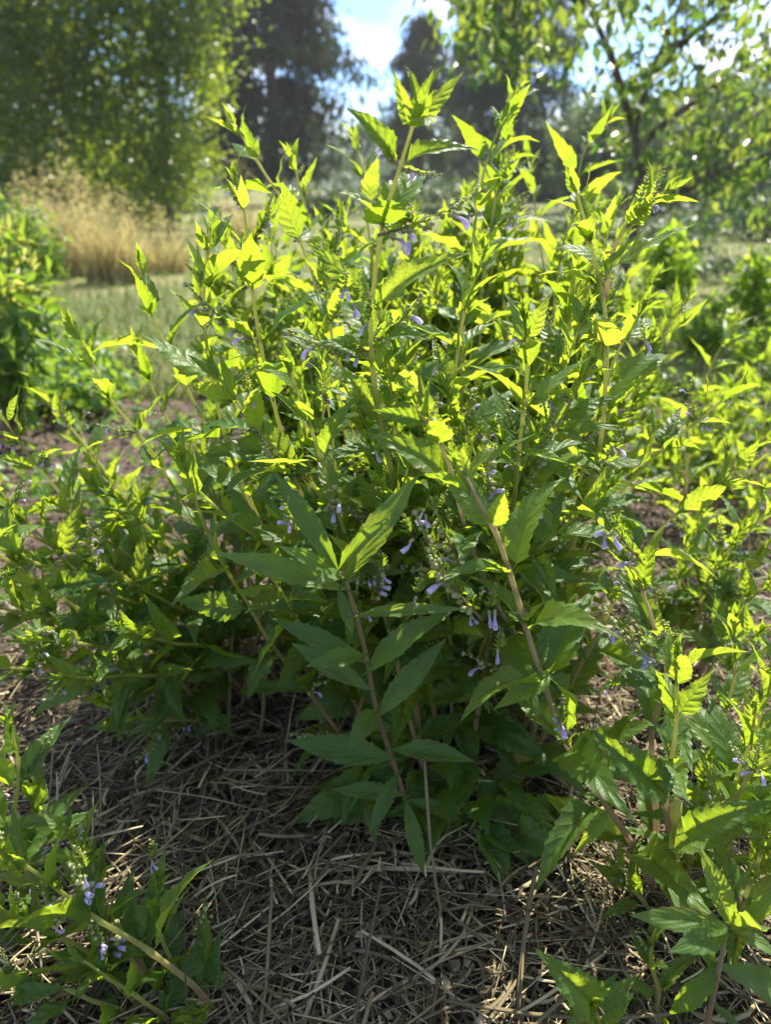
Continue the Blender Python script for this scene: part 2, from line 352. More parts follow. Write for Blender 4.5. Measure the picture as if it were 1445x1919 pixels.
# ------------------------------------------------------------------ flowers and flower spikes of the skullcap
def flower_mesh(seed):
    q = np.random.default_rng(seed); b = Buf(); n = 8; S = 10
    t = np.linspace(0, 1, n); L = .0125
    P = np.stack([t * L, 0 * t, .0028 * np.sin(t * 2.6) * (1 + .3 * q.random())], 1)
    rad = np.interp(t, [0, .3, .55, .8, 1], [.0009, .0010, .0015, .0024, .0021])
    V, F, A = tube(P, rad, S, cap=False)
    last = V[-S:].copy(); c = P[-1]
    ring = []
    for i in range(S):                                # lip: lower half flares out in lobes, upper half hoods over
        d = last[i] - c; low = max(0, -d[2] / .0026); up = max(0, d[2] / .0026)
        lobe = 1 + .35 * math.cos(3 * math.atan2(d[1], d[2]))
        ring.append(last[i] + np.array([.0008 + .0026 * low * lobe + .0008 * up, d[1] * (.1 + .35 * low), -.0012 * low - .0014 * up]))
    m = len(V); V = np.vstack([V, ring]); i = np.arange(S)
    F.append(np.stack([m - S + i, m - S + (i + 1) % S, m + (i + 1) % S, m + i], 1)); A = np.vstack([A, np.tile([0, 1.0, 0], (S, 1))])
    b.add(V, F, A, 0)
    V, F, A = tube(np.array([[-.003, 0, .0006], [-.0015, 0, .0003], [.0005, 0, 0], [.0022, 0, 0]]), [.0006, .0015, .0017, .0013], 6); b.add(V, F, A, 1)   # calyx
    V, F, A = ellipsoid([-.0012, 0, .001], [.0004, 0, .0022], .0012); b.add(V, F, A, 1)                # the little cap on the calyx
    return b.mesh('flower', [M_COR, M_BUD])
FLOWERS = [flower_mesh(i) for i in range(3)]
def spike_template(seed, L):
    q = np.random.default_rng(seed); b = Buf(); n = 14; t = np.linspace(0, 1, n)
    P = np.stack([t * L * .97, .004 * np.sin(t * 3 + seed), L * .16 * t ** 2 - .05 * L * t], 1)
    V, F, A = tube(P, np.linspace(.0011, .0005, n), 5); b.add(V, F, A, 0)
    fl = []; k = int(L / .0058); side = q.choice([-1, 1])
    for i in range(k):
        u = .12 + .86 * (i / k) ** .9; p = np.array([np.interp(u, t, P[:, j]) for j in range(3)])
        for s in (-1, 1):
            p = p + q.normal(0, .0011, 3)
            bl = .0135 * (1 - u) + .003
            d = unit([.6, s * .9, .25]); M = leaf_matrix(p, d, [0, 0, 1], bl * (1.2 if u < .4 else 1), .9)
            V, F, A = SK_LO[int(q.integers(0, 10))]; b.add(V @ M[:3, :3].T + M[:3, 3], F, A, 2)
            dr = unit([.35, s * .55 + side * .3, -.55 if u < .75 else .15])
            st = q.random()
            if u > .72 or st < .55:
                V, F, A = ellipsoid(p + dr * .0018, dr * (.0052 - .002 * u), .0021 - .0007 * u); b.add(V, F, A, 1)
            elif st < .69 and u < .72:
                fl.append(leaf_matrix(p + dr * .004, unit(dr + np.array([.25, side * .35, -.35 + q.normal(0, .15)])), [.2, 0, 1], 0.85 + q.uniform(-.12, .18)))
            else:
                V, F, A = ellipsoid(p + dr * .0016, dr * .0065, .0026); b.add(V, F, A, 1)
    for i in range(5):
        d = unit([1, q.normal(0, .4), q.normal(0, .4)]); V, F, A = ellipsoid(P[-1] - d * .001, d * .0045, .0013); b.add(V, F, A, 1)
    return b.mesh('flower_spike', [M_SPIKE, M_BUD, M_SKULL]), fl
SPIKES = [spike_template(300 + i, l) for i, l in enumerate((.075, .06, .09, .05, .068, .045))]

# ------------------------------------------------------------------ skullcap plant builder
INT = [.98 * q for q in (.004, .008, .014, .024, .036, .046, .052, .056, .06, .06, .062, .064, .066, .066, .066, .066, .066)]
LEN = [1.04 * q for q in (.014, .022, .034, .046, .056, .065, .071, .076, .078, .078, .076, .072, .068, .062, .058, .055, .05)]
class Plant:
    def __init__(s, name, base, label, cat='plant', group=None):
        s.root = thing(name, base, label, cat, group); s.B = np.asarray(base, float); s.leaves = []; s.stems = []; s.spikes = []
        s.small = []
    def stem(s, P, r0=.0032, r1=.0012, hi=True, mat=None, name='stem', nodes=()):
        P = np.asarray(P, float); n = len(P); rad = np.linspace(r0, r1, n)
        S = np.concatenate([[0], np.cumsum(np.linalg.norm(np.diff(P, axis=0), axis=1))])
        for q in nodes: rad = rad * (1 + .38 * np.exp(-((S - q) / .0045) ** 2))
        V, F, A = tube(P - s.B, rad, 8 if hi else 5, .3 if hi else 0); b = Buf(); b.add(V, F, A)
        o = obj(name, b.mesh(name, [mat or M_STEM]), s.root); s.stems.append(o); return o
    def leaf(s, stem, P, d, nh, L, w=1.0, roll=0.0, ti=None, set_='sk', force=False):
        M = leaf_matrix(np.asarray(P) - s.B, d, nh, L, w, roll)
        a, b_, zc = proj(np.asarray(P) + unit(d) * L * .5)
        vis = -60 < a < PW + 60 and -60 < b_ < PH + 60
        s.leaves.append(dict(stem=stem, M=M, px=(L * FPX / zc if vis else 0) + (1e4 if force else 0), ti=int(rng.integers(0, 16)) if ti is None else ti, set=set_))
    def finish(s, limit=300, minpx=26):
        s.leaves.sort(key=lambda q: -q['px']); rest = []
        ind = 0
        for q in s.leaves:
            if ind < limit and q['px'] > minpx:
                me = {'sk': SK_MESH, 'as': AS_MESH, 'ye': SKY_MESH}[q['set']]
                o = obj('leaf', me[q['ti'] % len(me)], q['stem'] or s.root, q['M']); ind += 1
                if q['set'] == 'ye': o['label'] = 'yellowed leaf'
            else: rest.append((q['ti'] % 16, q['M']))
        if rest:
            o = obj('foliage', join_templates(rest, SK_LO, 'foliage', [M_SKULL]), s.root); o['kind'] = 'stuff'
        for (si, M) in s.spikes:
            me, fl = SPIKES[si]; o = obj('flower_spike', me, s.root, M)
            for f in fl: obj('flower', FLOWERS[int(rng.integers(0, 3))], o, f)
def skull_stem(pl, path, hi=True, r0=.0030, scale=1.0, bare=.22, spikes=.17, az=None, phase=0.0, skip_top=0, n=None, r1=.0011, mat=None):
    """path base -> top; puts opposite leaves on it, and flower spikes in the axils."""
    P = spline(path, n or (70 if hi else 14))
    if not hi: P = P + np.cumsum(rng.normal(0, .0015, P.shape), 0)
    else:
        kk = rng.normal(0, .0014, (9, 3)); P = P + np.stack([np.interp(np.linspace(0, 8, len(P)), np.arange(9), kk[:, j]) for j in range(3)], 1)
    seg = np.linalg.norm(np.diff(P, axis=0), axis=1); S = np.concatenate([[0], np.cumsum(seg)]); Lt = S[-1]
    T, N, B = frames(P); a0 = rng.random() * math.pi if az is None else az
    nodes = []; s = Lt
    for i in range(40):
        s -= INT[min(i, len(INT) - 1)] * scale * rng.uniform(.85, 1.15) * (0 if i == 0 else 1)
        if s < .015: break
        nodes.append(s)
    so = pl.stem(P, r0 * scale ** .5, r1, hi, mat, nodes=nodes[3:] if hi else ())
    for i, s in enumerate(nodes):
        k = min(i, len(INT) - 1)
        if s < Lt * bare or s < .02: break
        p = np.array([np.interp(s, S, P[:, j]) for j in range(3)]); j = int(min(len(P) - 1, np.searchsorted(S, s)))
        t, nn, bb = T[j], N[j], B[j]
        for side in (0, 1):
            if i >= skip_top and (i < 9 or rng.random() < .85):
                a = a0 + i * math.pi / 2 + side * math.pi + rng.normal(0, .16)
                o = nn * math.cos(a) + bb * math.sin(a)
                el = np.interp(i, [0, 2, 5, 9], [R(14), R(34), R(62), R(76)]) + rng.normal(0, .16)
                d = t * math.cos(el) + o * math.sin(el); d = unit(d + np.array([0, 0, -.10 if i > 3 else 0.05]))
                nh = t * math.sin(el) - o * math.cos(el); nh = unit(nh + UP * .5 * (i > 2))
                L = LEN[k] * scale * rng.uniform(.74, 1.1)
                pl.leaf(so, p + d * L * .10 + o * .001, d, nh, L, rng.uniform(.56, .84), rng.normal(0, .32), set_='ye' if i > 8 and hi and rng.random() < .05 else 'sk')
                if i >= 2 and rng.random() < spikes * (1 if i < 9 else .4):
                    e2 = R(48) + rng.normal(0, .15); ds = unit(t * math.cos(e2) + o * math.sin(e2))
                    si = int(rng.integers(0, 6)); sc = np.interp(i, [2, 5], [.35, 1.0]) * rng.uniform(.8, 1.1) * scale ** .5
                    pl.spikes.append((si, leaf_matrix(p - pl.B + o * .002, ds, UP, sc)))
                elif i > 2 and rng.random() < .5:          # small axillary leaf pair
                    for q in (-1, 1):
                        d2 = unit(t * .8 + o * .5 + np.cross(t, o) * q * .5)
                        pl.leaf(so, p + o * .004, d2, nh, rng.uniform(.012, .024) * scale, .9)
    return so
def blooms(pl, spots):
    for (px, py, Y, sc) in spots:
        p = at(px, py, Y) - pl.B; q = np.array([rng.normal(0, .25), rng.normal(-.25, .2), -1.0])
        o = obj('flower_spike', SPIKES[5][0], pl.root, leaf_matrix(p + np.array([0, .004, .003]), [rng.normal(0, .6), rng.normal(0, .3), 1], [0, -1, .2], .42))
        Mi = np.linalg.inv(np.array(o.matrix_basis))
        for k in range(2 if rng.random() < .5 else 1):
            obj('flower', FLOWERS[int(rng.integers(0, 3))], o, Mi @ leaf_matrix(p + rng.normal(0, .0018, 3), q + rng.normal(0, .35, 3), [rng.normal(0, .4), -1, .2], sc * .62 * rng.uniform(.9, 1.1)))
def pix_path(pts, Yt, base=None, Yb=None, bz=0.0):
    """pixels listed from the tip down; returns base -> tip points. base: ground pixel closing the path."""
    pts = [tuple(p) for p in pts]
    q = np.array([p[:2] for p in pts], float)
    bp = None
    if base is not None:
        bp = G(*base, z=bz); Yb = bp[1]; q = np.vstack([q, base])
    s = np.concatenate([[0], np.cumsum(np.linalg.norm(np.diff(q, axis=0), axis=1))]); s /= s[-1]
    Y = Yt + (Yb - Yt) * s
    out = [at(p[0], p[1], y) for p, y in zip(pts, Y)]
    if bp is not None: out.append(bp - np.array([0, 0, .01]))
    return np.array(out)[::-1]
def arc_path(base, top, sag=.06):
    base, top = np.asarray(base), np.asarray(top); m = (base + top) / 2
    out = top - base; out[2] = 0
    return np.array([base, base + (m - base) * np.array([.75, .75, 1.15]), m + np.array([-out[0] * sag * 2, -out[1] * sag * 2, .02]), top])

# ------------------------------------------------------------------ ground
def wob(x, y, s, seed=0):
    r = np.random.default_rng(900 + seed); v = 0
    for k in range(5):
        a = r.random() * 6.28; f = s * (1.7 ** k); v = v + np.sin((x * math.cos(a) + y * math.sin(a)) * f + r.random() * 6) / (1.45 ** k)
    return v / 2.6
def build_ground():
    xs = np.concatenate([-np.geomspace(290, 2.2, 26), np.linspace(-2.1, 2.1, 190), np.geomspace(2.2, 290, 26)])
    ys = np.concatenate([-np.geomspace(40, .5, 8), np.linspace(0.1, 3.2, 170), np.geomspace(3.3, 290, 40)])
    X, Y = np.meshgrid(xs, ys); near = np.clip(1.6 - Y / 2.4, 0, 1) * (np.abs(X) < 2.2)
    Z = near * (.010 * wob(X, Y, 14) + .006 * wob(X, Y, 60, 3)) - .006 + .03 * wob(X, Y, .6, 5) * np.clip((Y - 2) / 4, 0, 1)
    V = np.stack([X, Y, Z], 2).reshape(-1, 3); nx, ny = len(xs), len(ys)
    i = np.arange(ny - 1)[:, None] * nx; j = np.arange(nx - 1)[None]
    F = np.stack([i + j, i + j + 1, i + nx + j + 1, i + nx + j], 2).reshape(-1, 4)
    m, n, l = new_mat('ground'); out = n.new('ShaderNodeOutputMaterial'); geo = n.new('ShaderNodeNewGeometry'); P = geo.outputs['Position']
    sx = n.new('ShaderNodeSeparateXYZ'); l.new(P, sx.inputs[0])
    def noi(sc, d=6):
        q = n.new('ShaderNodeTexNoise'); q.inputs['Scale'].default_value = sc; q.inputs['Detail'].default_value = d; l.new(P, q.inputs['Vector']); return q.outputs[0]
    soil = ramp(n, [(.3, (.03, .021, .014)), (.5, (.08, .057, .041)), (.7, (.16, .122, .092))]); l.new(noi(70), soil.inputs[0])
    lawn = ramp(n, [(.3, (.05, .085, .025)), (.5, (.13, .15, .05)), (.68, (.30, .26, .13))]); l.new(noi(1.3), lawn.inputs[0])
    lf = ramp(n, [(.42, (0, 0, 0)), (.58, (1, 1, 1))])
    l.new(mth(n, l, 'ADD', mth(n, l, 'MULTIPLY', mth(n, l, 'SUBTRACT', sx.outputs[1], 2.0), .6), mth(n, l, 'MULTIPLY', noi(3), .6)), lf.inputs[0])
    col = mixc(n, l, lf.outputs[0], soil.outputs[0], lawn.outputs[0])
    bs = n.new('ShaderNodeBsdfPrincipled'); bs.inputs['Roughness'].default_value = .95; bs.inputs['Specular IOR Level'].default_value = .2
    bp = n.new('ShaderNodeBump'); bp.inputs['Strength'].default_value = .9; bp.inputs['Distance'].default_value = .012; l.new(noi(110, 8), bp.inputs['Height'])
    l.new(col, bs.inputs['Base Color']); l.new(bp.outputs[0], bs.inputs['Normal']); l.new(bs.outputs[0], out.inputs[0])
    return tag(obj('ground', make_mesh('ground', V, [F], None, [m])), kind='structure')
ground = build_ground()

# straw mulch: bent, split straws lying across each other
def straw_template(seed):
    q = np.random.default_rng(seed); t = np.linspace(-.5, .5, 5)
    P = np.stack([t, q.normal(0, .035) * (t * 4) ** 2 * .25, .02 * np.sin(t * 5 + q.random() * 6)], 1)
    if seed % 3 == 0: P[3:, 1] += q.normal(0, .09) * np.array([.4, 1])
    th = np.arange(5) * 2 * math.pi / 5; n = 5
    V = np.zeros((n, 5, 3)); V[:] = P[:, None]
    rr = .5 * np.array([.9, 1, 1.0, 1.0, .85]); rr[q.integers(1, 4)] *= 1.15
    V[:, :, 1] += rr[:, None] * np.cos(th) * .03; V[:, :, 2] += rr[:, None] * np.sin(th) * .03 * .55
    V = V.reshape(-1, 3); i = np.arange(n - 1)[:, None] * 5; j = np.arange(5)[None]; k = (j + 1) % 5
    F = np.stack([i + j, i + k, i + 5 + k, i + 5 + j], 2).reshape(-1, 4)
    caps = np.array([[4, 3, 2], [4, 2, 1], [4, 1, 0], [20, 21, 22], [20, 22, 23], [20, 23, 24]])
    return V, [caps, F], np.zeros((25, 3))
STRAW_T = [straw_template(i) for i in range(14)]
STRAW_ME = [make_mesh('straw', V, F, A, [M_STRAW]) for V, F, A in STRAW_T]
def straw_density(x, y):
    d = 1.0
    soil = math.exp(-(((x + .42) / .33) ** 2 + ((y - 1.18) / .36) ** 2) ** 2)
    d -= .93 * soil
    if y > 1.0: d *= max(.0, 1 - (y - 1.0) / (.9 if x > .25 else .6)) 
    return d
items = []; tries = 0
while len(items) < 19000 and tries < 110000:
    tries += 1
    y = .26 + 1.75 * random.random() ** 1.35; hw = .34 + .62 * y
    x = random.uniform(-hw, hw)
    if random.random() > straw_density(x, y): continue
    L = min(.2, max(.018, random.lognormvariate(math.log(.045), .62))); w = min(.0042, random.lognormvariate(math.log(.0017), .5)); flat = .35 if random.random() < .25 else 1.0
    yaw = random.gauss(.15, .75) if random.random() < .55 else random.uniform(0, 6.28)
    yaw += .8 * math.sin(x * 7 + y * 5)
    pit = random.gauss(0, .10 + .3 * (random.random() < .06)); z = .004 + .022 * random.random() ** .8 + abs(math.sin(pit)) * L * .45
    z += .012 * math.sin(x * 9 + 1) * math.sin(y * 11) + .004
    d = np.array([math.cos(yaw) * math.cos(pit), math.sin(yaw) * math.cos(pit), math.sin(pit)])
    M = leaf_matrix([x, y, max(.003, z)], d, UP, 1.0, 1.0, random.uniform(-.6, .6)); M[:3, 0] *= L; M[:3, 1] *= w / .03; M[:3, 2] *= w / .03 * flat
    a, b_, zc = proj([x, y, z]); vis = 0 < a < PW and 0 < b_ < PH
    items.append((random.randrange(14), M, (L * FPX / zc) * (.4 + z * 30) * min(1.5, w / .003) if vis else 0))
items.sort(key=lambda q: -q[2])
for ti, M, _ in items[:300]: obj('straw', STRAW_ME[ti], ground, M)
o = obj('straw_litter', join_templates([(a, b) for a, b, _ in items[300:]], STRAW_T, 'straw_litter', [M_STRAW]), ground); o['kind'] = 'stuff'
# chaff and soil crumbs between the straws
CRUMB = [(np.array([[-.5, -.3, 0], [.5, -.35, .05], [.4, .4, 0], [-.4, .35, .1], [0, 0, .55]]) * np.array([1, 1, .8]), [np.array([[0, 1, 4], [1, 2, 4], [2, 3, 4], [3, 0, 4]])], np.zeros((5, 3))),
         (np.array([[-.6, -.12, .1], [.6, -.1, .0], [.55, .1, .1], [-.6, .1, .0], [0, 0, .2]]), [np.array([[0, 1, 4], [1, 2, 4], [2, 3, 4], [3, 0, 4]])], np.zeros((5, 3)))]
cr1, cr2 = [], []
for _ in range(24000):
    y = .27 + 1.9 * random.random() ** 1.3; hw = .34 + .6 * y; x = random.uniform(-hw, hw); soil = straw_density(x, y) < .5
    s = random.uniform(.003, .010) * (1.7 if random.random() < .08 else 1); M = leaf_matrix([x, y, .002 + (0 if soil else .018 * random.random())], [math.cos(_), math.sin(_), random.gauss(0, .3)], UP, s, 1, random.gauss(0, .5))
    (cr2 if soil else cr1).append((random.randrange(2), M))
M_CRUMB = noise_mat('crumb', [(.025, .018, .013), (.095, .07, .05), (.23, .18, .13)], 50, .95, rnd=.7)
o = obj('chaff', join_templates(cr1, CRUMB, 'chaff', [M_CHAFF]), ground); o['kind'] = 'stuff'
o = obj('soil_crumbs', join_templates(cr2, CRUMB, 'soil_crumbs', [M_CRUMB]), ground); o['kind'] = 'stuff'

# lawn blades
def blades(n, fx, name, mat, hmin, hmax, w, lean=.35, parent=None, segs=2, origin=(0, 0, 0)):
    B = np.array([fx() for _ in range(n)]); h = rng.uniform(hmin, hmax, n); a = rng.random(n) * 6.28; ln = rng.normal(0, lean, (n, 2))
    side = np.stack([np.cos(a), np.sin(a), 0 * a], 1) * w[0]; side *= (1 + (w[1] / w[0] - 1) * rng.random(n))[:, None]
    Vs = []
    for k in range(segs + 1):
        t = k / segs; c = B + np.stack([ln[:, 0] * h * t ** 2, ln[:, 1] * h * t ** 2, h * t * (1 - .15 * t)], 1)
        wd = side * (1 - t) ** .7
        Vs += ([c - wd, c + wd] if k < segs else [c])
    V = np.stack(Vs, 1); nv = V.shape[1]; off = np.arange(n)[:, None] * nv
    Fq = [np.array([2 * k, 2 * k + 1, 2 * k + 3, 2 * k + 2]) for k in range(segs - 1)]; Ft = np.array([[2 * segs - 2, 2 * segs - 1, 2 * segs]])
    F = [(off[:, None] + Ft[None]).reshape(-1, 3)] + ([np.concatenate([off + q[None] for q in Fq])] if Fq else [])
    A = np.zeros((n, nv, 3)); A[:, :, 2] = rng.random(n)[:, None]
    return make_mesh(name, V.reshape(-1, 3) - np.asarray(origin), F, A.reshape(-1, 3), [mat])
def lawn_pos():
    y = 2.2 + 10 * random.random() ** 1.8; return (random.uniform(-.62, .62) * y * 1.05, y, -.01)
tag(obj('lawn', blades(30000, lawn_pos, 'lawn', M_GRASS, .03, .11, (.002, .005), .5)), 'short mixed green and straw-dry lawn beyond the plants', 'grass', kind='stuff')
# a few green blades sprouting through the straw
for k, (px, py, h) in enumerate([(385, 1640, .07), (395, 1800, .06), (455, 1800, .07), (505, 1900, .06), (790, 1800, .05), (1240, 1890, .05)]):
    g = G(px, py); me = blades(4, lambda: g + np.array([random.gauss(0, .006), random.gauss(0, .006), 0]), 'grass_tuft', M_GRASS, h * .7, h * 1.2, (.0012, .0018), .35, segs=3, origin=g)
    o = obj('grass_tuft', me); o.location = tuple(g)
    tag(o, ['thin green grass blades sprouting from the straw above the lower left sprig', 'thin grass blades beside the tip of the sprawling lower left stem', 'short grass blades left of centre in the shaded foreground straw',
            'grass blades at the bottom edge left of centre', 'grass blades in the straw below the middle of the clump', 'grass blades at the bottom edge on the right'][k], 'grass', 'grass sprouts in the straw')

# ------------------------------------------------------------------ background trees
LEAF4 = [(np.array([[0, 0, 0], [.5, -.28, .07], [1, 0, -.08], [.5, .28, .07]]), [np.array([[0, 1, 2], [0, 2, 3]])], np.array([[0, 0, 0], [1, .5, 0], [0, 1, 0], [-1, .5, 0]], float)),
         (np.array([[0, 0, 0], [.4, -.22, .1], [1, 0, -.2], [.45, .24, .02]]), [np.array([[0, 1, 2], [0, 2, 3]])], np.array([[0, 0, 0], [1, .5, 0], [0, 1, 0], [-1, .5, 0]], float))]
def leaf_cloud(name, centers, per, spread, size, mat, droop=.4, origin=(0, 0, 0), w=1.0, parent=None):
    centers = np.asarray(centers); n = len(centers) * per
    sp = np.asarray(spread); c = np.repeat(centers, per, 0) + rng.normal(0, 1, (n, 3)) * sp - np.asarray(origin)
    d = rng.normal(0, 1, (n, 3)); d[:, 2] -= droop * 2; d /= np.linalg.norm(d, axis=1)[:, None]
    h = rng.normal(0, .7, (n, 3)) + UP; nn = h - d * (h * d).sum(1)[:, None]; nn /= np.linalg.norm(nn, axis=1)[:, None]
    L = size * rng.uniform(.6, 1.3, n); M = np.zeros((n, 4, 4)); M[:, 3, 3] = 1
    M[:, :3, 0] = d * L[:, None]; M[:, :3, 1] = np.cross(nn, d) * (L * w)[:, None]; M[:, :3, 2] = nn * L[:, None]; M[:, :3, 3] = c
    ti = rng.integers(0, 2, n)
    o = obj(name, join_templates(list(zip(ti.tolist(), M)), LEAF4, name, [mat]), parent); return o
def wood(root, name, path, r0, r1, parent=None, sides=8):
    P = spline(path, 12); P = P + rng.normal(0, r0 * .15, P.shape)
    V, F, A = tube(P - np.array(root.location), np.linspace(r0, r1, len(P)), sides); b = Buf(); b.add(V, F, A)
    return obj(name, b.mesh(name, [M_BARK]), parent or root)
def broad_tree(name, base, top, limbs, clumps, per, spread, size, mat, label, r=.08, droop=.5, w=1.0):
    base = np.asarray(base, float); t = thing(name, base, label, 'tree')
    tr = wood(t, 'trunk', [base - UP * .05, base + (np.asarray(top) - base) * .5 + rng.normal(0, .04, 3), top], r, r * .5)
    for lp in limbs: wood(t, 'limb', lp, r * .45, r * .1, tr, 6)
    leaf_cloud('crown', clumps, per, spread, size, mat, droop, base, w, t)
    return t
def clump_box(n, x0, x1, y0, y1, Y0, Y1, keep=None):
    out = []
    while len(out) < n:
        a, b, Y = random.uniform(x0, x1), random.uniform(y0, y1), random.uniform(Y0, Y1)
        if keep is None or keep(a, b): out.append(at(a, b, Y))
    return np.array(out)
# left broadleaf tree, light drooping foliage
gb = np.array([*at(322, 460, 9.0)[:2], 0.0])
def k1(a, b):
    lim = 438 if b < 70 else (388 - (b - 90) * .06 if b < 300 else 375 - (b - 300) * .35)
    lim += 22 * math.sin(b * .045) + 14 * math.sin(b * .11 + 1)
    return a < lim and b < np.interp(a, [-100, 20, 110, 200, 300, 400], [230, 235, 290, 345, 400, 410]) + 18 * math.sin(a * .06) and (math.sin(a * .031 + 1.3) * math.sin(b * .027 + a * .01) > -.28)
cl = clump_box(640, -120, 460, -260, 420, 8.2, 9.8, k1)
tp = at(300, -60, 9.0)
limbs = [[gb + (tp - gb) * f, gb + (tp - gb) * (f + .12) + (cl[i] - gb) * .1, cl[i]] for i, f in zip(range(0, 100, 9), np.linspace(.25, .95, 12))]
broad_tree('broadleaf_tree', gb, tp, limbs, cl, 54, (.15, .15, .15), .08, M_TREE1, 'broadleaf tree with light drooping foliage and a thin trunk behind the golden grass', .045, .25)
# darker tree at the left edge
gb = np.array([*at(60, 440, 12)[:2], 0.0])
def k2(a, b): return b < np.interp(a, [-200, 20, 60, 200, 300], [420, 300, 250, 330, 360]) and math.sin(a * .026 + .3) * math.sin(b * .03 + 2 + a * .012) > -.45
cl = clump_box(380, -260, 300, -300, 380, 11, 13.5, k2)
tp = at(50, -80, 12)
limbs = [[gb + (tp - gb) * f, gb + (tp - gb) * (f + .12) + (cl[i] - gb) * .1, cl[i]] for i, f in zip(range(0, 100, 11), np.linspace(.2, .95, 10))]
broad_tree('broadleaf_tree', gb, tp, limbs, cl, 90, (.22, .22, .25), .105, M_TREE1, 'dark shaded broadleaf tree at the left edge of the picture', .06, .5)

# conifers
def conifer(px, Y, base_py, top_py, wpx, label, per=26):
    base = np.array([*at(px, base_py, Y)[:2], 0.0]); ztop = at(px, top_py, Y)[2]; t = thing('conifer_tree', base, label, 'tree', None)
    tr = wood(t, 'trunk', [base - UP * .1, base + UP * ztop * .5, base + UP * ztop], .22, .02)
    rmax = wpx / FPX * Y / 2; pts = []
    nb = int(190 * (ztop / 8)); 
    for i in range(nb):
        u = random.random() ** .8; z = .12 * ztop + u * ztop * .88
        rr = rmax * (np.interp(u, [0, .15, .5, .8, 1], [.75, 1, .86, .5, .05])) * random.uniform(.55, 1.12) * (1 + .18 * math.sin(z * 3.1 + px))
        a = random.random() * 6.28
        for f in (.45, .7, .88, 1.0):
            pts.append(base + np.array([math.cos(a) * rr * f, math.sin(a) * rr * f, z - .28 * rr * f * f + .05 * rr]))
        if i % 12 == 0: wood(t, 'limb', [base + UP * (z + .05), base + np.array([math.cos(a) * rr * .5, math.sin(a) * rr * .5, z - .05]), pts[-1]], .05, .015, tr, 5)
    leaf_cloud('crown', pts, per, (rmax * .085, rmax * .085, rmax * .06), rmax * .125, M_CONIF, .7, base, .5, t)
conifer(518, 22, 385, -330, 285, 'tall dark conifer rising left of the strip of open sky', 30)
conifer(785, 27, 375, 35, 160, 'smaller dark conifer with its pointed top just right of the strip of sky')
conifer(955, 21, 385, -260, 225, 'tall dark conifer behind the tips on the right of the clump', 24)
conifer(440, 34, 372, 60, 130, 'distant dark conifer in the gap beside the left broadleaf tree', 18)
conifer(868, 33, 372, 20, 130, 'slim dark conifer between the two right-hand conifers', 18)

# fruit tree on the right: open crown, branches showing
def apple():
    Yq = 3.1; base = np.array([*at(1160, 612, Yq)[:2], 0.0])
    t = thing('fruit_tree', base, 'open-crowned fruit tree with bare spreading branches on the right', 'tree')
    P = lambda a, b, dy=0: at(a, b, Yq + dy)
    tr = wood(t, 'trunk', [base - UP * .05, P(1168, 540), P(1188, 430), P(1205, 330)], .028, .022)
    L = [[P(1205, 330), P(1260, 362, -.1), P(1330, 330, -.2), P(1450, 285, -.3), P(1600, 250, -.3)], [P(1205, 330), P(1190, 240), P(1235, 110, .1), P(1285, -20, .1), P(1300, -150, .1)],
         [P(1190, 240), P(1150, 120, -.1), P(1105, 10, -.2), P(1080, -80, -.2)], [P(1215, 260), P(1300, 190, .1), P(1400, 125, .2), P(1520, 60, .3)], [P(1235, 110), P(1330, 40), P(1420, -60)],
         [P(1105, 10, -.2), P(1000, -45, -.3), P(930, -35, -.35), P(860, -25, -.4)], [P(1000, -45, -.3), P(960, 20, -.3), P(930, 90, -.3)], [P(1330, 330, -.2), P(1390, 240, -.1), P(1440, 200, 0)]]
    pts = []
    for q in L:
        wood(t, 'limb', q, .017, .005, tr, 6); S = spline(q, 16)
        for k in range(3, 16):
            for _ in range(2): pts.append(S[k] + rng.normal(0, .085, 3) * np.array([1, 1.4, 1]))
    for _ in range(95): pts.append(at(random.uniform(1150, 1500), random.uniform(-80, 330), Yq + random.gauss(0, .3)))
    for _ in range(40): pts.append(at(random.uniform(850, 1060), random.uniform(-60, 110) , Yq - .3 + random.gauss(0, .2)))
    for _ in range(40): pts.append(at(random.uniform(1330, 1500), random.uniform(160, 420), Yq + .3 + random.gauss(0, .2)))
    leaf_cloud('crown', [p for p in pts], 7, (.045, .06, .045), .055, M_TREE2, .6, base, .9, t)
apple()

# distant wood and hillside
def hills():
    xs = np.linspace(-160, 200, 90); ys = np.linspace(70, 220, 30); X, Y = np.meshgrid(xs, ys)
    Z = (np.clip((Y - 70) / 90, 0, 1) ** 1.1) * (6 + 5 * np.clip((X - 5) / 60, 0, 1) + 1.0 * wob(X, Y, .05)) + .5 * wob(X, Y, .3, 2) * np.clip((Y - 75) / 20, 0, 1) - .3
    V = np.stack([X, Y, Z], 2).reshape(-1, 3); nx = len(xs); i = np.arange(len(ys) - 1)[:, None] * nx; j = np.arange(nx - 1)[None]
    F = np.stack([i + j, i + j + 1, i + nx + j + 1, i + nx + j], 2).reshape(-1, 4)
    tag(obj('hills', make_mesh('hills', V, [F], None, [noise_mat('hill', [(.03, .05, .03), (.07, .095, .05)], .2, .95, .5, 1, .5)])), kind='structure')
    pts = []
    for _ in range(900):
        x = random.uniform(-60, 70); y = random.uniform(52, 110); hz = 6 * max(0, (x - 5) / 60) if x > 5 else 0
        pts.append((x, y, random.uniform(.5, 4.2) + hz * .6 + (y - 52) * .04))
    o = leaf_cloud('distant_wood', pts, 22, (1.0, 1.0, .8), .9, M_SHRUBD, .3); tag(o, 'far-off wood along the horizon behind the conifers', 'wood', kind='stuff')
hills()

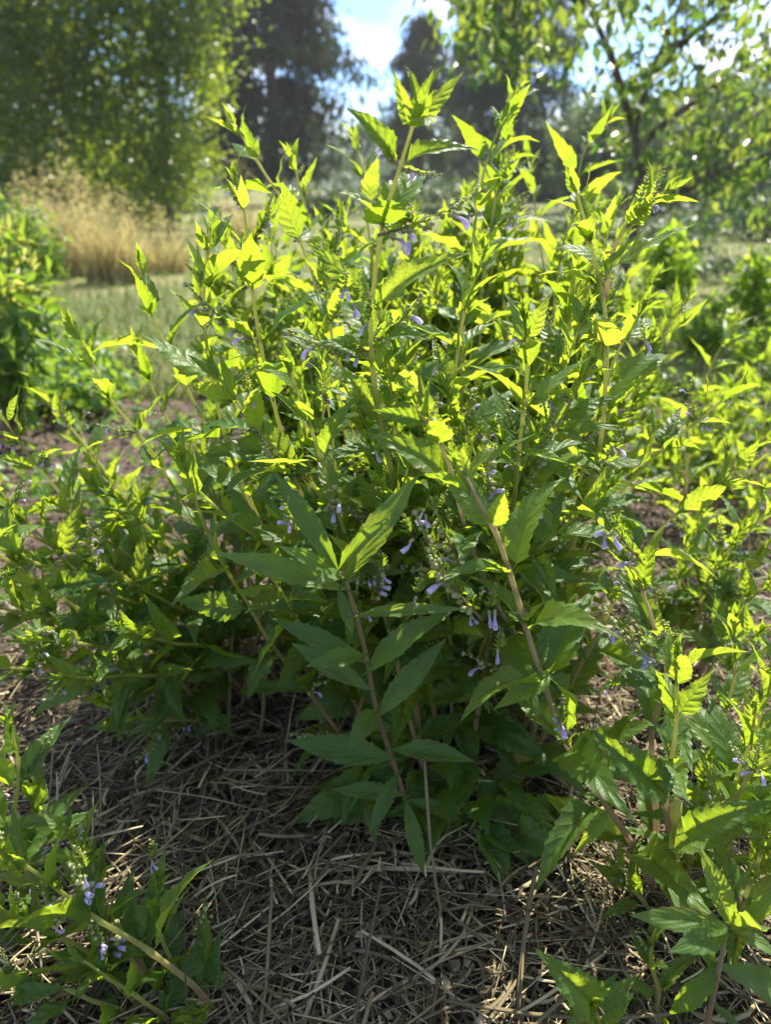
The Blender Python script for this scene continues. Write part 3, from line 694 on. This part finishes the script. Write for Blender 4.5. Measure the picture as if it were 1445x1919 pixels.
def far_tree(px, Y, w, top, label, n=170):
    gb = np.array([*at(px, 420, Y)[:2], 0.0]); tp = at(px, top + 60, Y); c = []
    while len(c) < n:
        u = rng.uniform(-1, 1, 3)
        if np.linalg.norm(u) > 1: continue
        c.append(at(px + u[0] * w * (1 - .25 * max(0, u[2])), (top + 400) / 2 - u[2] * (400 - top) / 2, Y + u[1] * w / FPX * Y))
    limbs = [[gb + (tp - gb) * f, gb + (tp - gb) * (f + .1) + (c[i] - gb) * .1, c[i]] for i, f in zip(range(0, 60, 9), np.linspace(.25, .9, 7))]
    broad_tree('broadleaf_tree', gb, tp, limbs, np.array(c), 46, (w / FPX * Y * .14,) * 3, .011 * Y, M_SHRUBD, label, .012 * Y, .4)
far_tree(1180, 17, 130, 190, 'shaded round tree in the distance just right of the fruit tree trunk')
far_tree(1390, 14, 150, 150, 'large shaded tree in the distance at the right edge')
far_tree(1040, 26, 70, 240, 'small distant tree between the conifer and the fruit tree')
# golden ornamental grass
def gold(px, py, Y, wpx, hmin, hmax, n, label):
    base = np.array([*at(px, py, Y)[:2], 0.0]); rw = wpx / FPX * Y / 2
    t = thing('ornamental_grass', base, label, 'grass')
    def f():
        a = random.random() * 6.28; r_ = math.sqrt(random.random()) * rw * .8; return base + np.array([math.cos(a) * r_, math.sin(a) * r_ * .6, -.02])
    obj('blades', blades(n, f, 'blades', M_GOLD, hmin, hmax, (.003, .006), .34, segs=3, origin=base), t)['kind'] = 'stuff'
    heads = [f() + np.array([random.gauss(0, .12) * hmax, random.gauss(0, .1), random.uniform(.55, .95) * hmax]) for _ in range(n // 14)]
    leaf_cloud('seed_heads', heads, 16, (.02, .02, .06), .03, M_GOLD, 0, base, .5, t)['kind'] = 'stuff'
gold(125, 505, 5.4, 160, .25, .70, 900, 'tall clump of golden dry grass in front of the left tree')
gold(215, 520, 5.0, 130, .2, .55, 620, 'lower loose clump of golden grass on the right side of the tall one')
gold(300, 505, 5.6, 130, .18, .42, 350, 'short sparse golden grass below the left tree trunk')
gold(460, 470, 7.0, 40, .4, .85, 160, 'thin tuft of pale dry grass below the left conifer')

# shrubs
def shrub(px, py, Y, wpx, top_py, n, size, mat, label, name='shrub', per=22, droop=.2):
    base = np.array([*at(px, py, Y)[:2], 0.0]); rw = wpx / FPX * Y / 2; zt = at(px, top_py, Y)[2]
    t = thing(name, base, label, 'shrub'); pts = []
    while len(pts) < n:
        u = rng.uniform(-1, 1, 3); 
        if np.linalg.norm(u) > 1: continue
        pts.append(base + np.array([u[0] * rw, u[1] * rw * .8, zt * .53 + u[2] * zt * .45]))
    for k in range(5): wood(t, 'stem', [base + rng.normal(0, .02, 3) * np.array([1, 1, 0]), base + (pts[k] - base) * .5 + UP * .04, pts[k]], max(.006, zt * .018), .003, None, 5)
    leaf_cloud('foliage', pts, per, (rw * .2, rw * .2, zt * .09), size, mat, droop, base, .9, t)
shrub(55, 560, 3.6, 130, 365, 60, .035, M_SHRUB, 'bright green leafy shrub left of the golden grass')
shrub(-25, 640, 2.6, 130, 275, 90, .035, M_SHRUB, 'tall bright green shrub cut off by the left edge')
shrub(1240, 590, 3.9, 95, 430, 30, .06, M_LIMEB, 'rounded yellow-green shrub behind the fruit tree trunk')
shrub(1420, 600, 2.9, 110, 470, 28, .05, M_LIMEB, 'yellow-green garden shrub at the right edge below the fruit tree')
shrub(1330, 640, 2.7, 110, 560, 24, .04, M_LIMEB, 'low green garden plant on the right between two taller shrubs')
shrub(1300, 540, 5.2, 130, 462, 22, .06, M_SHRUBD, 'small grey green bush between the two nearer shrubs on the right', per=16)
shrub(1455, 660, 2.3, 150, 560, 20, .04, M_LIMEB, 'low bright green plant cut off by the right edge above the skullcap')
shrub(1215, 620, 3.0, 100, 540, 16, .045, M_LIMEB, 'low bright green plant at the foot of the fruit tree')
shrub(1255, 500, 7.2, 170, 405, 34, .08, M_SHRUBD, 'grey green bush behind the rounded yellow-green shrub', per=20)
shrub(1090, 490, 8.0, 170, 395, 34, .09, M_SHRUBD, 'grey green bush left of the fruit tree trunk', per=20)
shrub(1330, 470, 10, 150, 380, 60, .10, M_SHRUBD, 'grey green bush in the hazy garden on the right')
shrub(1430, 475, 9, 130, 350, 60, .10, M_SHRUBD, 'taller grey green bush at the right edge in the distance')
shrub(1190, 450, 12, 120, 330, 50, .12, M_SHRUBD, 'distant grey green bush behind the fruit tree trunk')
shrub(610, 430, 14, 130, 345, 40, .13, M_SHRUBD, 'distant bush in shade under the left conifer')
shrub(700, 420, 16, 150, 340, 40, .13, M_SHRUBD, 'distant bush below the strip of open sky')
shrub(840, 425, 15, 150, 335, 40, .13, M_SHRUBD, 'distant bush behind the top of the tallest stem')
shrub(40, 445, 10.5, 250, 250, 60, .10, M_TREE1, 'dark bush in deep shade under the left-edge tree', per=50)
shrub(265, 450, 10.8, 230, 275, 80, .10, M_TREE1, 'dark bush in shade behind the golden grass', per=50)
# low leafy ground cover at the left
pts = [G(random.uniform(-60, 200), random.uniform(665, 790)) + np.array([0, 0, random.uniform(.02, .11)]) for _ in range(110)]
tag(leaf_cloud('ground_cover', pts, 26, (.05, .05, .02), .034, M_SHRUB, .0, w=1.4), 'low bright leafy ground cover beyond the bare soil on the left', 'ground cover', kind='stuff')
pts = [G(random.uniform(-60, 520), random.uniform(740, 1000) ** 1.0) + np.array([0, 0, random.uniform(.01, .05)]) for _ in range(60)] + [G(random.uniform(1200, 1500), random.uniform(700, 900)) + np.array([0, 0, random.uniform(.02, .09)]) for _ in range(50)]
tag(leaf_cloud('weeds', pts, 12, (.035, .035, .012), .03, M_SHRUB, .0, w=1.3), 'scattered low green weeds on the bare soil behind the clump', 'weeds', kind='stuff')
# yellow-tipped herb at the left edge
def herb(px, py, Y, tops, label):
    base = np.array([*at(px, py, Y)[:2], 0.0]); t = thing('flowering_herb', base, label, 'plant'); pts = []; tips = []
    for (a, b, dy) in tops:
        top = at(a, b, Y + dy); st = wood(t, 'stem', [base + rng.normal(0, .02, 3) * np.array([1, 1, 0]), base * .5 + top * .5 + rng.normal(0, .02, 3), top], .004, .002, None, 5); st.data.materials[0] = M_ASTEM
        S = spline([base, (base + top) / 2, top], 14)
        pts += list(S[4:]); tips += [top]
    leaf_cloud('foliage', pts, 7, (.03, .03, .02), .07, M_SHRUB, .1, base, .55, t)
    for q in tips: leaf_cloud('flower_head', [q], 26, (.014, .014, .018), .04, M_LIME, -.3, base, .6, t)['kind'] = 'stuff'
herb(0, 760, 1.75, [(15, 455, 0), (-30, 480, .1), (40, 510, .05), (5, 540, -.1), (50, 560, 0), (-10, 610, -.05)], 'tall herb with yellow flower tips at the left edge')

# ------------------------------------------------------------------ the skullcap plants
main = Plant('skullcap_plant', G(850, 1470), 'large backlit clump of upright lime-green stems with small lilac flowers in the centre')
mb = lambda: G(random.uniform(740, 1010), random.uniform(1330, 1530))
# stems that can be picked out in the photograph, tip first
hero = [
 ([(775, 232), (748, 320), (718, 420), (700, 560), (700, 640), (715, 800), (745, 980)], .50, (800, 1480), dict(skip_top=99, r0=.0034)),
 ([(437, 335), (455, 410), (470, 540), (488, 650), (520, 780), (570, 940), (640, 1120)], .60, (760, 1430), {}),
 ([(392, 425), (380, 560), (386, 650), (410, 780), (440, 880), (520, 1050)], .62, (740, 1440), {}),
 ([(262, 490), (285, 590), (330, 690), (400, 830), (500, 1010)], .72, (730, 1400), {}),
 ([(435, 225), (492, 320), (540, 400), (600, 560), (660, 760)], .86, (800, 1360), {}),
 ([(545, 290), (575, 390), (600, 480), (640, 640)], .92, (820, 1340), {}),
 ([(660, 250), (690, 380), (700, 500)], .95, (840, 1350), {}),
 ([(975, 170), (925, 270), (900, 360), (880, 520), (870, 700)], .86, (900, 1360), {}),
 ([(960, 250), (935, 340), (915, 470), (900, 650)], .98, (910, 1330), {}),
 ([(1140, 215), (1095, 290), (1080, 400), (1040, 560)], 1.0, (960, 1330), {}),
 ([(1078, 350), (1110, 455), (1135, 570), (1130, 720), (1122, 860), (1080, 1010)], .62, (980, 1440), dict(r0=.004)),
 ([(1255, 350), (1190, 400), (1150, 470), (1135, 570)], .62, None, dict(Yb=.645, r0=.0022, bare=.1)),
 ([(905, 480), (870, 580), (850, 720), (845, 850)], .64, (880, 1420), {}),
 ([(985, 590), (986, 690), (972, 830), (960, 960), (930, 1120)], .50, (880, 1450), dict(r0=.0034)),
 ([(545, 690), (575, 770), (610, 870), (645, 985), (692, 1085), (735, 1200)], .50, (810, 1500), {}),
 ([(385, 665), (460, 770), (540, 870), (620, 980)], .58, (790, 1440), {}),
 ([(338, 850), (375, 960), (410, 1035), (470, 1150), (545, 1255)], .52, (700, 1440), {}),
 ([(735, 640), (760, 720), (735, 800), (745, 900), (770, 1040)], .56, (830, 1460), {}),
 ([(880, 520), (860, 640), (870, 760)], .75, (880, 1400), {}),
 ([(610, 520), (620, 640), (640, 760), (680, 930)], .72, (800, 1420), {}),
 ([(1390, 725), (1300, 795), (1220, 862), (1130, 965), (1060, 1110)], .66, (960, 1440), {}),
 ([(1410, 850), (1330, 925), (1260, 975), (1180, 1075), (1110, 1200)], .60, (980, 1460), {}),
 ([(1215, 560), (1160, 660), (1120, 780), (1080, 930)], .72, (950, 1400), {}),
 ([(1290, 560), (1220, 680), (1160, 800), (1090, 960)], .85, (960, 1380), {}),
 ([(1080, 500), (1060, 620), (1030, 760), (1000, 940)], .66, (930, 1430), {}),
]
for pts, Y, base, kw in hero:
    kw = dict(kw); Yb = kw.pop('Yb', None)
    skull_stem(main, pix_path(pts, Y, base, Yb), True, scale=np.interp(Y, [.5, .9], [1.0, 1.05]), bare=kw.pop('bare', .2), **kw)
h1 = main.stems[0]
# the tallest stem's own leaves: base pixel, tip pixel, depth step, width, roll
for (bx, by, tx, ty, Yb, dY, w, roll) in [
    (768, 240, 738, 138, .50, -.01, .72, .5), (778, 235, 862, 142, .50, .01, .55, -.4), (780, 232, 812, 172, .50, -.02, .7, .2), (785, 200, 760, 128, .50, .01, .45, .2), (780, 238, 802, 245, .50, -.03, 1.0, 0),
    (775, 230, 832, 128, .50, .01, .5, .3), (778, 230, 812, 135, .5, -.005, .5, -.5), (745, 305, 657, 212, .51, .0, .72, .45), (752, 305, 886, 284, .51, .01, .72, -.25), (718, 425, 640, 367, .52, -.02, .95, .3), (720, 415, 792, 332, .52, .035, .95, -.2),
    (716, 425, 735, 380, .52, -.045, 1.1, 0), (700, 572, 587, 466, .53, .01, .75, .5), (704, 570, 868, 482, .53, -.005, .8, -.45), (700, 640, 640, 575, .54, .04, .9, .2), (702, 650, 800, 640, .54, -.03, .9, -.2),
    (704, 690, 600, 650, .55, -.02, .9, .3), (706, 700, 770, 620, .55, .03, .9, 0), (712, 780, 640, 690, .56, .01, .9, .3), (716, 790, 830, 760, .56, -.01, .9, -.3)]:
    a = at(bx, by, Yb); b = at(tx, ty, Yb + dY); d = b - a; camv = unit(a - np.array([0, 0, CAM_Z])); nh = unit(UP * .9 - camv * .35 if abs(unit(d)[2]) < .8 else -camv * .8 + UP * .2 + np.array([(.4 if tx < bx else -.4), 0, 0]))
    main.leaf(h1, a + d * .09, d, nh, np.linalg.norm(d), w, roll, force=True)
for (bx, by, tx, ty, Yb, si, sc) in [(708, 440, 812, 410, .52, 0, 1.0), (745, 310, 725, 280, .51, 3, .6), (752, 312, 775, 320, .51, 3, .5), (705, 640, 790, 570, .54, 5, 1), (705, 660, 615, 650, .54, 0, .9),
    (905, 1160, 770, 1000, .46, 2, 1.1), (870, 1060, 810, 965, .48, 1, 1), (560, 1000, 545, 960, .52, 3, .9), (700, 1130, 720, 1070, .5, 3, .8), (910, 980, 920, 880, .52, 4, 1.0)]:
    a = at(bx, by, Yb); b = at(tx, ty, Yb); main.spikes.append((si, leaf_matrix(a - main.B, b - a, UP, sc)))
# the rest of the clump: many more stems behind and between
ENVX = [240, 330, 430, 480, 560, 650, 720, 800, 860, 920, 980, 1030, 1090, 1130, 1200, 1270, 1340, 1400]
ENVY = [540, 450, 330, 350, 360, 320, 350, 370, 330, 270, 240, 350, 370, 330, 420, 430, 570, 680]
for k in range(200):
    px = random.triangular(310, 1220, 780) if k % 3 else random.uniform(300, 1230)
    e = np.interp(px, ENVX, ENVY); f = random.random() ** (.8 if k < 60 else 2.2); py = e + (30 if k < 60 else 45) + f * (900 - e)
    Y = np.interp(py, [250, 400, 600, 900, 1000], [1.15, 1.12, .92, .68, .62]) + random.gauss(0, .06)
    top = at(px, py, Y)
    bx = .07 + random.gauss(0, .10) + .25 * (top[0] - .07); by = .66 + .30 * random.random() + .25 * max(0, Y - .8)
    skull_stem(main, arc_path([bx, by, -.01], top), False, r0=.0026, scale=random.uniform(.76, .98), bare=.42, spikes=.06)
for k in range(34):                      # leafy shoots on the near face
    px, py = random.triangular(400, 1200, 800), random.uniform(560, 1080); Y = np.interp(py, [560, 1080], [.60, .50]) + random.gauss(0, .02)
    top = at(px, py, Y); bx = .06 + random.gauss(0, .07) + .3 * (top[0] - .06)
    skull_stem(main, arc_path([bx, .64 + random.random() * .08, -.01], top), True, r0=.0024, scale=random.uniform(.76, .95), bare=.33, spikes=.07, r1=.0009)
# low shaded leaves around the foot of the clump
for k in range(95):
    px, py = random.triangular(640, 1060, 830), random.uniform(1230, 1610); Y = G(px, min(1660, py + 40 + (1610 - py) * .35))[1] + .02; p = at(px, py, Y)
    if p[2] < .015: continue
    dx = (px - 830) / 200
    d = unit([dx + random.gauss(0, .4), -.55 + random.gauss(0, .3), -.25 + random.gauss(0, .3)])
    main.leaf(main.stems[k % 25], p, d, UP + np.array([0, -.4, 0]), random.uniform(.045, .075), 1.0, random.gauss(0, .3), force=k < 70)
for (bx, by, tx, ty, Yb) in [(835, 1440, 875, 1530, .6), (880, 1480, 915, 1545, .62), (790, 1000, 835, 1020, .62), (1050, 1590, 1040, 1740, .55)]:
    a = at(bx, by, Yb); b = at(tx, ty, Yb - .01); main.leaf(main.stems[2], a, b - a, UP * .4 + np.array([0, -1, 0]), np.linalg.norm(b - a), .8, 0, set_='ye', force=True)
blooms(main, [(768, 1012, .455, 1.2), (915, 1148, .45, 1.35), (935, 1225, .45, 1.2), (780, 1122, .45, 1.2), (545, 985, .5, 1.0), (800, 962, .47, 1.0), (645, 548, .52, 1.0), (662, 575, .52, 1.0), (770, 440, .51, 1.2), (880, 1150, .46, 1.0), (980, 985, .5, 1.0), (715, 1075, .47, .9),
  (1110, 690, .6, 1.1), (825, 690, .55, .9), (705, 850, .52, .9), (1210, 645, .62, 1.1), (1015, 955, .5, 1.0), (460, 745, .58, .9), (690, 610, .52, .9)])
main.finish(300)

left = Plant('skullcap_plant', G(470, 1330), 'leaning skullcap stems spreading low to the left over bare soil')
for pts, Y, base, kw in [
 ([(128, 605), (165, 660), (205, 740), (262, 815), (310, 890), (400, 1050)], .74, (520, 1320), {}),
 ([(-10, 755), (40, 830), (85, 890), (160, 985), (260, 1100)], .66, (470, 1310), {}),
 ([(-20, 890), (35, 960), (110, 1040), (220, 1130)], .60, (450, 1330), {}),
 ([(-60, 1000), (20, 1055), (100, 1112), (210, 1190), (320, 1240)], .50, (430, 1300), dict(r0=.0036)),
 ([(40, 1120), (120, 1170), (240, 1250)], .55, (440, 1330), {}),
 ([(170, 860), (240, 960), (330, 1080)], .70, (480, 1310), {}),
 ([(180, 1310), (260, 1345), (360, 1352)], .57, (470, 1345), {}),
 ([(250, 640), (300, 760), (380, 900)], .82, (560, 1280), {}),
 ([(60, 700), (130, 800), (230, 930)], .95, (470, 1230), {}),
]: skull_stem(left, pix_path(pts, Y, base), True, bare=.12, **kw)
for k in range(9):
    px, py = random.uniform(-60, 380), random.uniform(640, 1200); Y = np.interp(py, [640, 800, 1300], [1.25, .9, .6]) + random.gauss(0, .05)
    skull_stem(left, arc_path([-.22 + .2 * (px - 300) / 700 + random.gauss(0, .06), .76 + random.gauss(0, .05), -.01], at(px, py, Y)), False, scale=.85, bare=.2, spikes=.12, r0=.0024)
for (px, py, Y, bx, by) in [(-30, 960, .6, 430, 1300), (30, 1040, .56, 440, 1310), (90, 940, .66, 460, 1290), (-40, 1130, .52, 420, 1330), (60, 1200, .52, 430, 1340), (150, 1040, .6, 470, 1310), (-20, 1250, .5, 400, 1350), (120, 1270, .52, 430, 1360), (230, 1180, .56, 480, 1330), (210, 930, .66, 500, 1300)]:
    skull_stem(left, arc_path(G(bx, by), at(px, py, Y)), True, scale=random.uniform(.85, 1.05), bare=.15, r0=.0026)
left.finish(260)

right = Plant('skullcap_plant', G(1350, 990), 'loose skullcap plant behind on the right with stems leaning right')
for k in range(24):
    px = random.uniform(1140, 1500); py = random.uniform(590, 900) + .15 * abs(px - 1300)
    Y = np.interp(py, [560, 950], [1.6, 1.1]) + random.gauss(0, .06)
    b0 = G(1350 + random.gauss(0, 70), 980 + random.gauss(0, 40))
    skull_stem(right, arc_path(b0, at(px, py, Y)), False, r0=.0026, scale=random.uniform(.85, 1.05), bare=.2, spikes=.14)
for pts, Y, base, kw in [([(1385, 600), (1330, 700), (1290, 800)], 1.15, (1290, 1100), {}), ([(1450, 940), (1390, 1010), (1330, 1080)], .75, (1290, 1250), {}), ([(1430, 1020), (1380, 1100), (1340, 1180)], .72, (1300, 1290), {})]:
    skull_stem(right, pix_path(pts, Y, base), True, **kw)
for (px, py, Y, bx, by) in [(1440, 900, .8, 1280, 1230), (1400, 980, .72, 1270, 1250), (1350, 1050, .7, 1270, 1260), (1460, 1080, .66, 1300, 1290), (1430, 1180, .6, 1290, 1330), (1330, 900, .85, 1250, 1220), (1290, 1010, .72, 1240, 1260)]:
    skull_stem(right, arc_path(G(bx, by), at(px, py, Y)), True, scale=random.uniform(.8, 1.0), bare=.2, r0=.0024)
right.finish(260)

front_r = Plant('skullcap_plant', G(1262, 1700), 'skullcap plant at the lower right with a thick stem cut off short')
cut = pix_path([(1268, 1505), (1264, 1600)], .415, (1256, 1720)); so = front_r.stem(spline(cut, 12), .0048, .0046, True, name='cut_stem'); so['label'] = 'thick stem cut off flat'
for pts, Y, base, Yb, kw in [
 ([(790, 790), (832, 870), (880, 985), (940, 1030)][:0] + [(868, 880), (905, 950), (938, 1015), (975, 1130), (1012, 1262), (1075, 1420), (1130, 1500), (1190, 1590)], .44, (1250, 1700), None, dict(r0=.0029, bare=.05, az=.6, r1=.0015, mat=M_STEM2)),
 ([(770, 745), (830, 840), (862, 940), (890, 1030), (925, 1120), (1000, 1260)], .47, (1110, 1480), None, dict(r0=.0034, bare=.1, mat=M_STEM2)),
 ([(1270, 1235), (1272, 1300), (1265, 1400), (1248, 1480), (1258, 1560)], .41, None, .415, dict(r0=.0022, bare=.05)),
 ([(1500, 1370), (1445, 1425), (1380, 1490), (1320, 1550), (1268, 1592)], .39, None, .415, dict(r0=.003, bare=.15)),
 ([(1150, 1010), (1185, 1060), (1212, 1130), (1235, 1210), (1248, 1270), (1225, 1400)], .5, (1240, 1640), None, dict(r0=.003, bare=.1, mat=M_STEM2)),
 ([(1420, 1330), (1400, 1420), (1365, 1520)], .43, (1330, 1700), None, dict(r0=.0026)),
 ([(1330, 1430), (1318, 1490), (1300, 1560)], .45, (1290, 1690), None, dict(r0=.0024)),
 ([(1450, 1240), (1430, 1330), (1400, 1440)], .5, (1350, 1640), None, dict(r0=.0026)),
 ([(1380, 1160), (1375, 1260), (1350, 1380)], .55, (1310, 1600), None, dict(r0=.0026)),
 ([(1470, 1440), (1450, 1530), (1420, 1620)], .40, (1390, 1780), None, dict(r0=.0026)),
 ([(1160, 1620), (1200, 1680)], .44, (1250, 1740), None, dict(r0=.0024, scale=.7)),
 ([(1440, 1540), (1420, 1620), (1390, 1700)], .38, (1370, 1800), None, dict(r0=.004, scale=.8)),
]: skull_stem(front_r, pix_path(pts, Y, base, Yb), True, **{'scale': 1.12, **kw})
for (bx, by, tx, ty, Yb, dY, w, roll) in [(1250, 1490, 1105, 1365, .41, .0, .85, .3), (1215, 1440, 1300, 1510, .42, -.03, .8, 0), (1285, 1560, 1460, 1500, .39, -.01, .7, -.3), (1265, 1590, 1450, 1550, .40, -.01, .8, 0), (1030, 1265, 925, 1330, .45, -.01, .8, .3),
    (1000, 1255, 1030, 1190, .45, .02, .8, 0), (1070, 1420, 1090, 1345, .44, -.02, .45, .6), (1145, 1510, 1105, 1400, .43, .02, .55, .3), (1140, 1520, 1075, 1600, .43, -.01, .7, .2), (1030, 1270, 1042, 1390, .45, .02, .5, .4)]:
    a = at(bx, by, Yb); b = at(tx, ty, Yb + dY); front_r.leaf(front_r.stems[1], a, b - a, UP + np.array([0, -.35, 0]), np.linalg.norm(b - a), w, roll, force=True)
for (bx, by, tx, ty, Yb, si, sc) in [(1062, 1370, 1045, 1345, .435, 3, .5), (1420, 1445, 1400, 1430, .38, 3, .6), (1210, 1060, 1140, 985, .49, 1, 1.0), (1240, 1215, 1150, 1170, .5, 0, .9), (1245, 1240, 1190, 1215, .49, 3, .9)]:
    a = at(bx, by, Yb); b = at(tx, ty, Yb); front_r.spikes.append((si, leaf_matrix(a - front_r.B, b - a, UP, sc)))
blooms(front_r, [(1143, 1003, .48, 1.3), (1050, 1362, .425, 1.1), (1418, 1448, .38, 1.1), (1160, 1185, .48, 1.1), (1202, 1222, .48, 1.1), (1145, 1295, .46, 1.0)])
front_r.finish(260)

front_l = Plant('skullcap_plant', G(450, 1930), 'shaded skullcap sprawling low over the straw in the lower left corner')
for pts, Y, base, Yb, kw in [
 ([(10, 1590), (70, 1640), (150, 1700), (270, 1775), (360, 1850)], .36, (440, 1925), None, dict(r0=.0034)),
 ([(20, 1360), (28, 1440), (25, 1520), (5, 1620), (-30, 1720)], .44, (-60, 1800), None, dict(r0=.003)),
 ([(-30, 1420), (-20, 1520), (-30, 1640)], .44, (-70, 1800), None, {}),
 ([(-20, 1690), (60, 1730), (180, 1800)], .37, (330, 1930), None, dict(r0=.003)),
 ([(-20, 1840), (80, 1850), (200, 1880)], .36, (330, 1960), None, dict(scale=.8)),
 ([(110, 1540), (140, 1610), (200, 1700)], .40, (330, 1880), None, dict(scale=.8)),
 ([(300, 1640), (290, 1720), (320, 1800)], .40, (400, 1900), None, dict(scale=.75)),
 ([(60, 1440), (70, 1520), (60, 1600)], .46, (20, 1760), None, dict(scale=.9)),
 ([(170, 1600), (180, 1680), (230, 1780)], .39, (340, 1910), None, dict(scale=.75)),
 ([(120, 1790), (200, 1830), (280, 1880)], .35, (380, 1960), None, dict(scale=.75)),
]: skull_stem(front_l, pix_path(pts, Y, base, Yb), True, bare=.1, **{'scale': 1.15, **kw})
for (bx, by, tx, ty, Yb, si, sc) in [(160, 1700, 150, 1610, .36, 3, .9), (110, 1730, 100, 1690, .36, 5, .9), (190, 1790, 185, 1750, .36, 3, .7), (40, 1640, 15, 1600, .36, 1, .7)]:
    a = at(bx, by, Yb); b = at(tx, ty, Yb); front_l.spikes.append((si, leaf_matrix(a - front_l.B, b - a, UP, sc)))
for (bx, by, tx, ty, Yb, dY, w, roll) in [(270, 1770, 310, 1610, .38, .05, .7, 0), (400, 1860, 420, 1730, .37, .03, .5, .3), (30, 1870, 130, 1850, .35, 0, .8, 0), (270, 1770, 350, 1680, .38, .04, .7, .3)]:
    a = at(bx, by, Yb); b = at(tx, ty, Yb + dY); front_l.leaf(front_l.stems[0], a, b - a, UP + np.array([0, -.35, 0]), np.linalg.norm(b - a), w, roll, force=True)
blooms(front_l, [(155, 1640, .355, 1.0), (103, 1735, .35, 1.0), (186, 1785, .35, .9), (285, 1615, .4, .8)])
front_l.finish(200)

small = Plant('skullcap_plant', G(1130, 1960), 'young skullcap shoot at the bottom edge right of centre')
skull_stem(small, pix_path([(1108, 1875), (1120, 1920)], .33, (1140, 2010)), True, scale=.7, spikes=0)
for (bx, by, tx, ty, Yb, dY, w, roll) in [(1108, 1878, 1000, 1775, .33, -.005, .8, .3), (1110, 1878, 1160, 1822, .33, .01, .9, 0), (1115, 1880, 1195, 1830, .33, .02, .9, -.3), (1105, 1880, 1100, 1925, .33, -.02, 1, 0), (1105, 1882, 1060, 1925, .33, -.01, 1, 0)]:
    a = at(bx, by, Yb); b = at(tx, ty, Yb + dY); small.leaf(small.stems[0], a, b - a, UP + np.array([0, -.5, 0]), np.linalg.norm(b - a), w, roll, force=True)
skull_stem(small, pix_path([(1225, 1735), (1225, 1800), (1230, 1880)], .37, (1235, 1950)), True, scale=.75, spikes=.1)
small.finish(200)

# ------------------------------------------------------------------ lance-leaved plants
def lance(name, base, label, stem_px, Yt, leaves, r0=.0028, lim=300):
    pl = Plant(name, base, label); P = pix_path(stem_px, Yt, None, base[1]); P = np.vstack([base[None] - UP * .01, P]) if P[0][2] > .03 else P
    so = pl.stem(spline(P, 24), r0, .0016, True, M_ASTEM)
    for (bx, by, tx, ty, Yb, dY, w, roll) in leaves:
        a = at(bx, by, Yb); b = at(tx, ty, Yb + dY); pl.leaf(so, a, b - a, UP + np.array([0, -.45, 0]), np.linalg.norm(b - a), w * .68, roll, int(rng.integers(0, 6)), 'as', True)
    pl.finish(lim); return pl
lance('lance_leaved_plant', G(790, 1570), 'single stem of long lance-shaped green leaves in front of the clump', [(640, 1072), (655, 1110), (682, 1210), (706, 1330), (742, 1445)], .455, [
 (634, 1070, 512, 882, .455, .03, 1.15, .4), (648, 1085, 785, 890, .455, .02, 1.3, -.3), (636, 1066, 745, 962, .455, -.02, 1.0, -.3), (630, 1075, 520, 1022, .455, -.02, 1.3, .4), (650, 1105, 402, 1036, .46, -.01, 1.05, .25),
 (645, 1082, 585, 1098, .455, -.035, 1.7, 0), (667, 1155, 875, 1142, .465, -.02, .75, -.2), (660, 1190, 632, 1098, .465, .03, 1.4, 0), (682, 1228, 572, 1250, .47, -.03, 1.9, .2), (682, 1240, 508, 1158, .475, .02, 1.2, .3),
 (690, 1258, 852, 1140, .475, .0, 1.35, -.3), (692, 1292, 545, 1205, .48, .03, 1.3, .2), (710, 1340, 838, 1195, .485, .02, 1.35, -.3), (706, 1332, 652, 1405, .485, -.045, 2.2, .1), (735, 1420, 536, 1388, .50, -.01, 1.5, .2),
 (738, 1405, 892, 1428, .50, -.02, 1.6, -.2), (746, 1450, 692, 1562, .51, -.04, 1.6, .1), (760, 1500, 796, 1642, .52, -.04, 1.4, 0), (755, 1490, 620, 1480, .52, .0, 1.5, .1), (765, 1500, 870, 1540, .52, .01, 1.4, 0)])
lance('lance_leaved_plant', G(1310, 1990), 'lance-leaved plant with broad pale green leaves in the lower right corner', [(1362, 1738), (1352, 1800), (1330, 1900)], .335, [
 (1372, 1735, 1308, 1580, .335, .01, 1.3, .4), (1360, 1738, 1252, 1785, .335, -.03, 1.8, .2), (1362, 1732, 1180, 1715, .34, .015, 1.5, .2), (1380, 1738, 1470, 1650, .335, 0, 1.5, -.3), (1372, 1742, 1470, 1800, .335, -.02, 1.6, -.2),
 (1370, 1745, 1430, 1745, .335, -.04, 1.5, 0), (1350, 1800, 1255, 1900, .34, .0, 1.6, .3), (1350, 1810, 1480, 1880, .34, .01, 1.6, -.3), (1345, 1830, 1250, 1660, .345, .05, 1.5, .2), (1335, 1880, 1400, 1950, .34, -.02, 1.5, 0), (1365, 1740, 1345, 1625, .335, .03, 1.2, 0)])

# ------------------------------------------------------------------ haze: the bright sunlit air between the plants and the far trees
HB = Buf(); hx, hy0, hy1, hz0, hz1 = 300, -60, 300, -1.5, 14.5
HB.add([[-hx, hy0, hz0], [hx, hy0, hz0], [hx, hy1, hz0], [-hx, hy1, hz0], [-hx, hy0, hz1], [hx, hy0, hz1], [hx, hy1, hz1], [-hx, hy1, hz1]],
       [np.array([[0, 3, 2, 1], [4, 5, 6, 7], [0, 1, 5, 4], [1, 2, 6, 5], [2, 3, 7, 6], [3, 0, 4, 7]])])
hm, hn, hl = new_mat('haze'); ho = hn.new('ShaderNodeOutputMaterial'); hv = hn.new('ShaderNodeVolumePrincipled')
hv.inputs['Color'].default_value = (.96, .97, .96, 1); hv.inputs['Density'].default_value = 0.0012; hv.inputs['Anisotropy'].default_value = 0.45
hl.new(hv.outputs[0], ho.inputs['Volume'])
haze = tag(obj('haze', HB.mesh('haze', [hm])), kind='stuff')
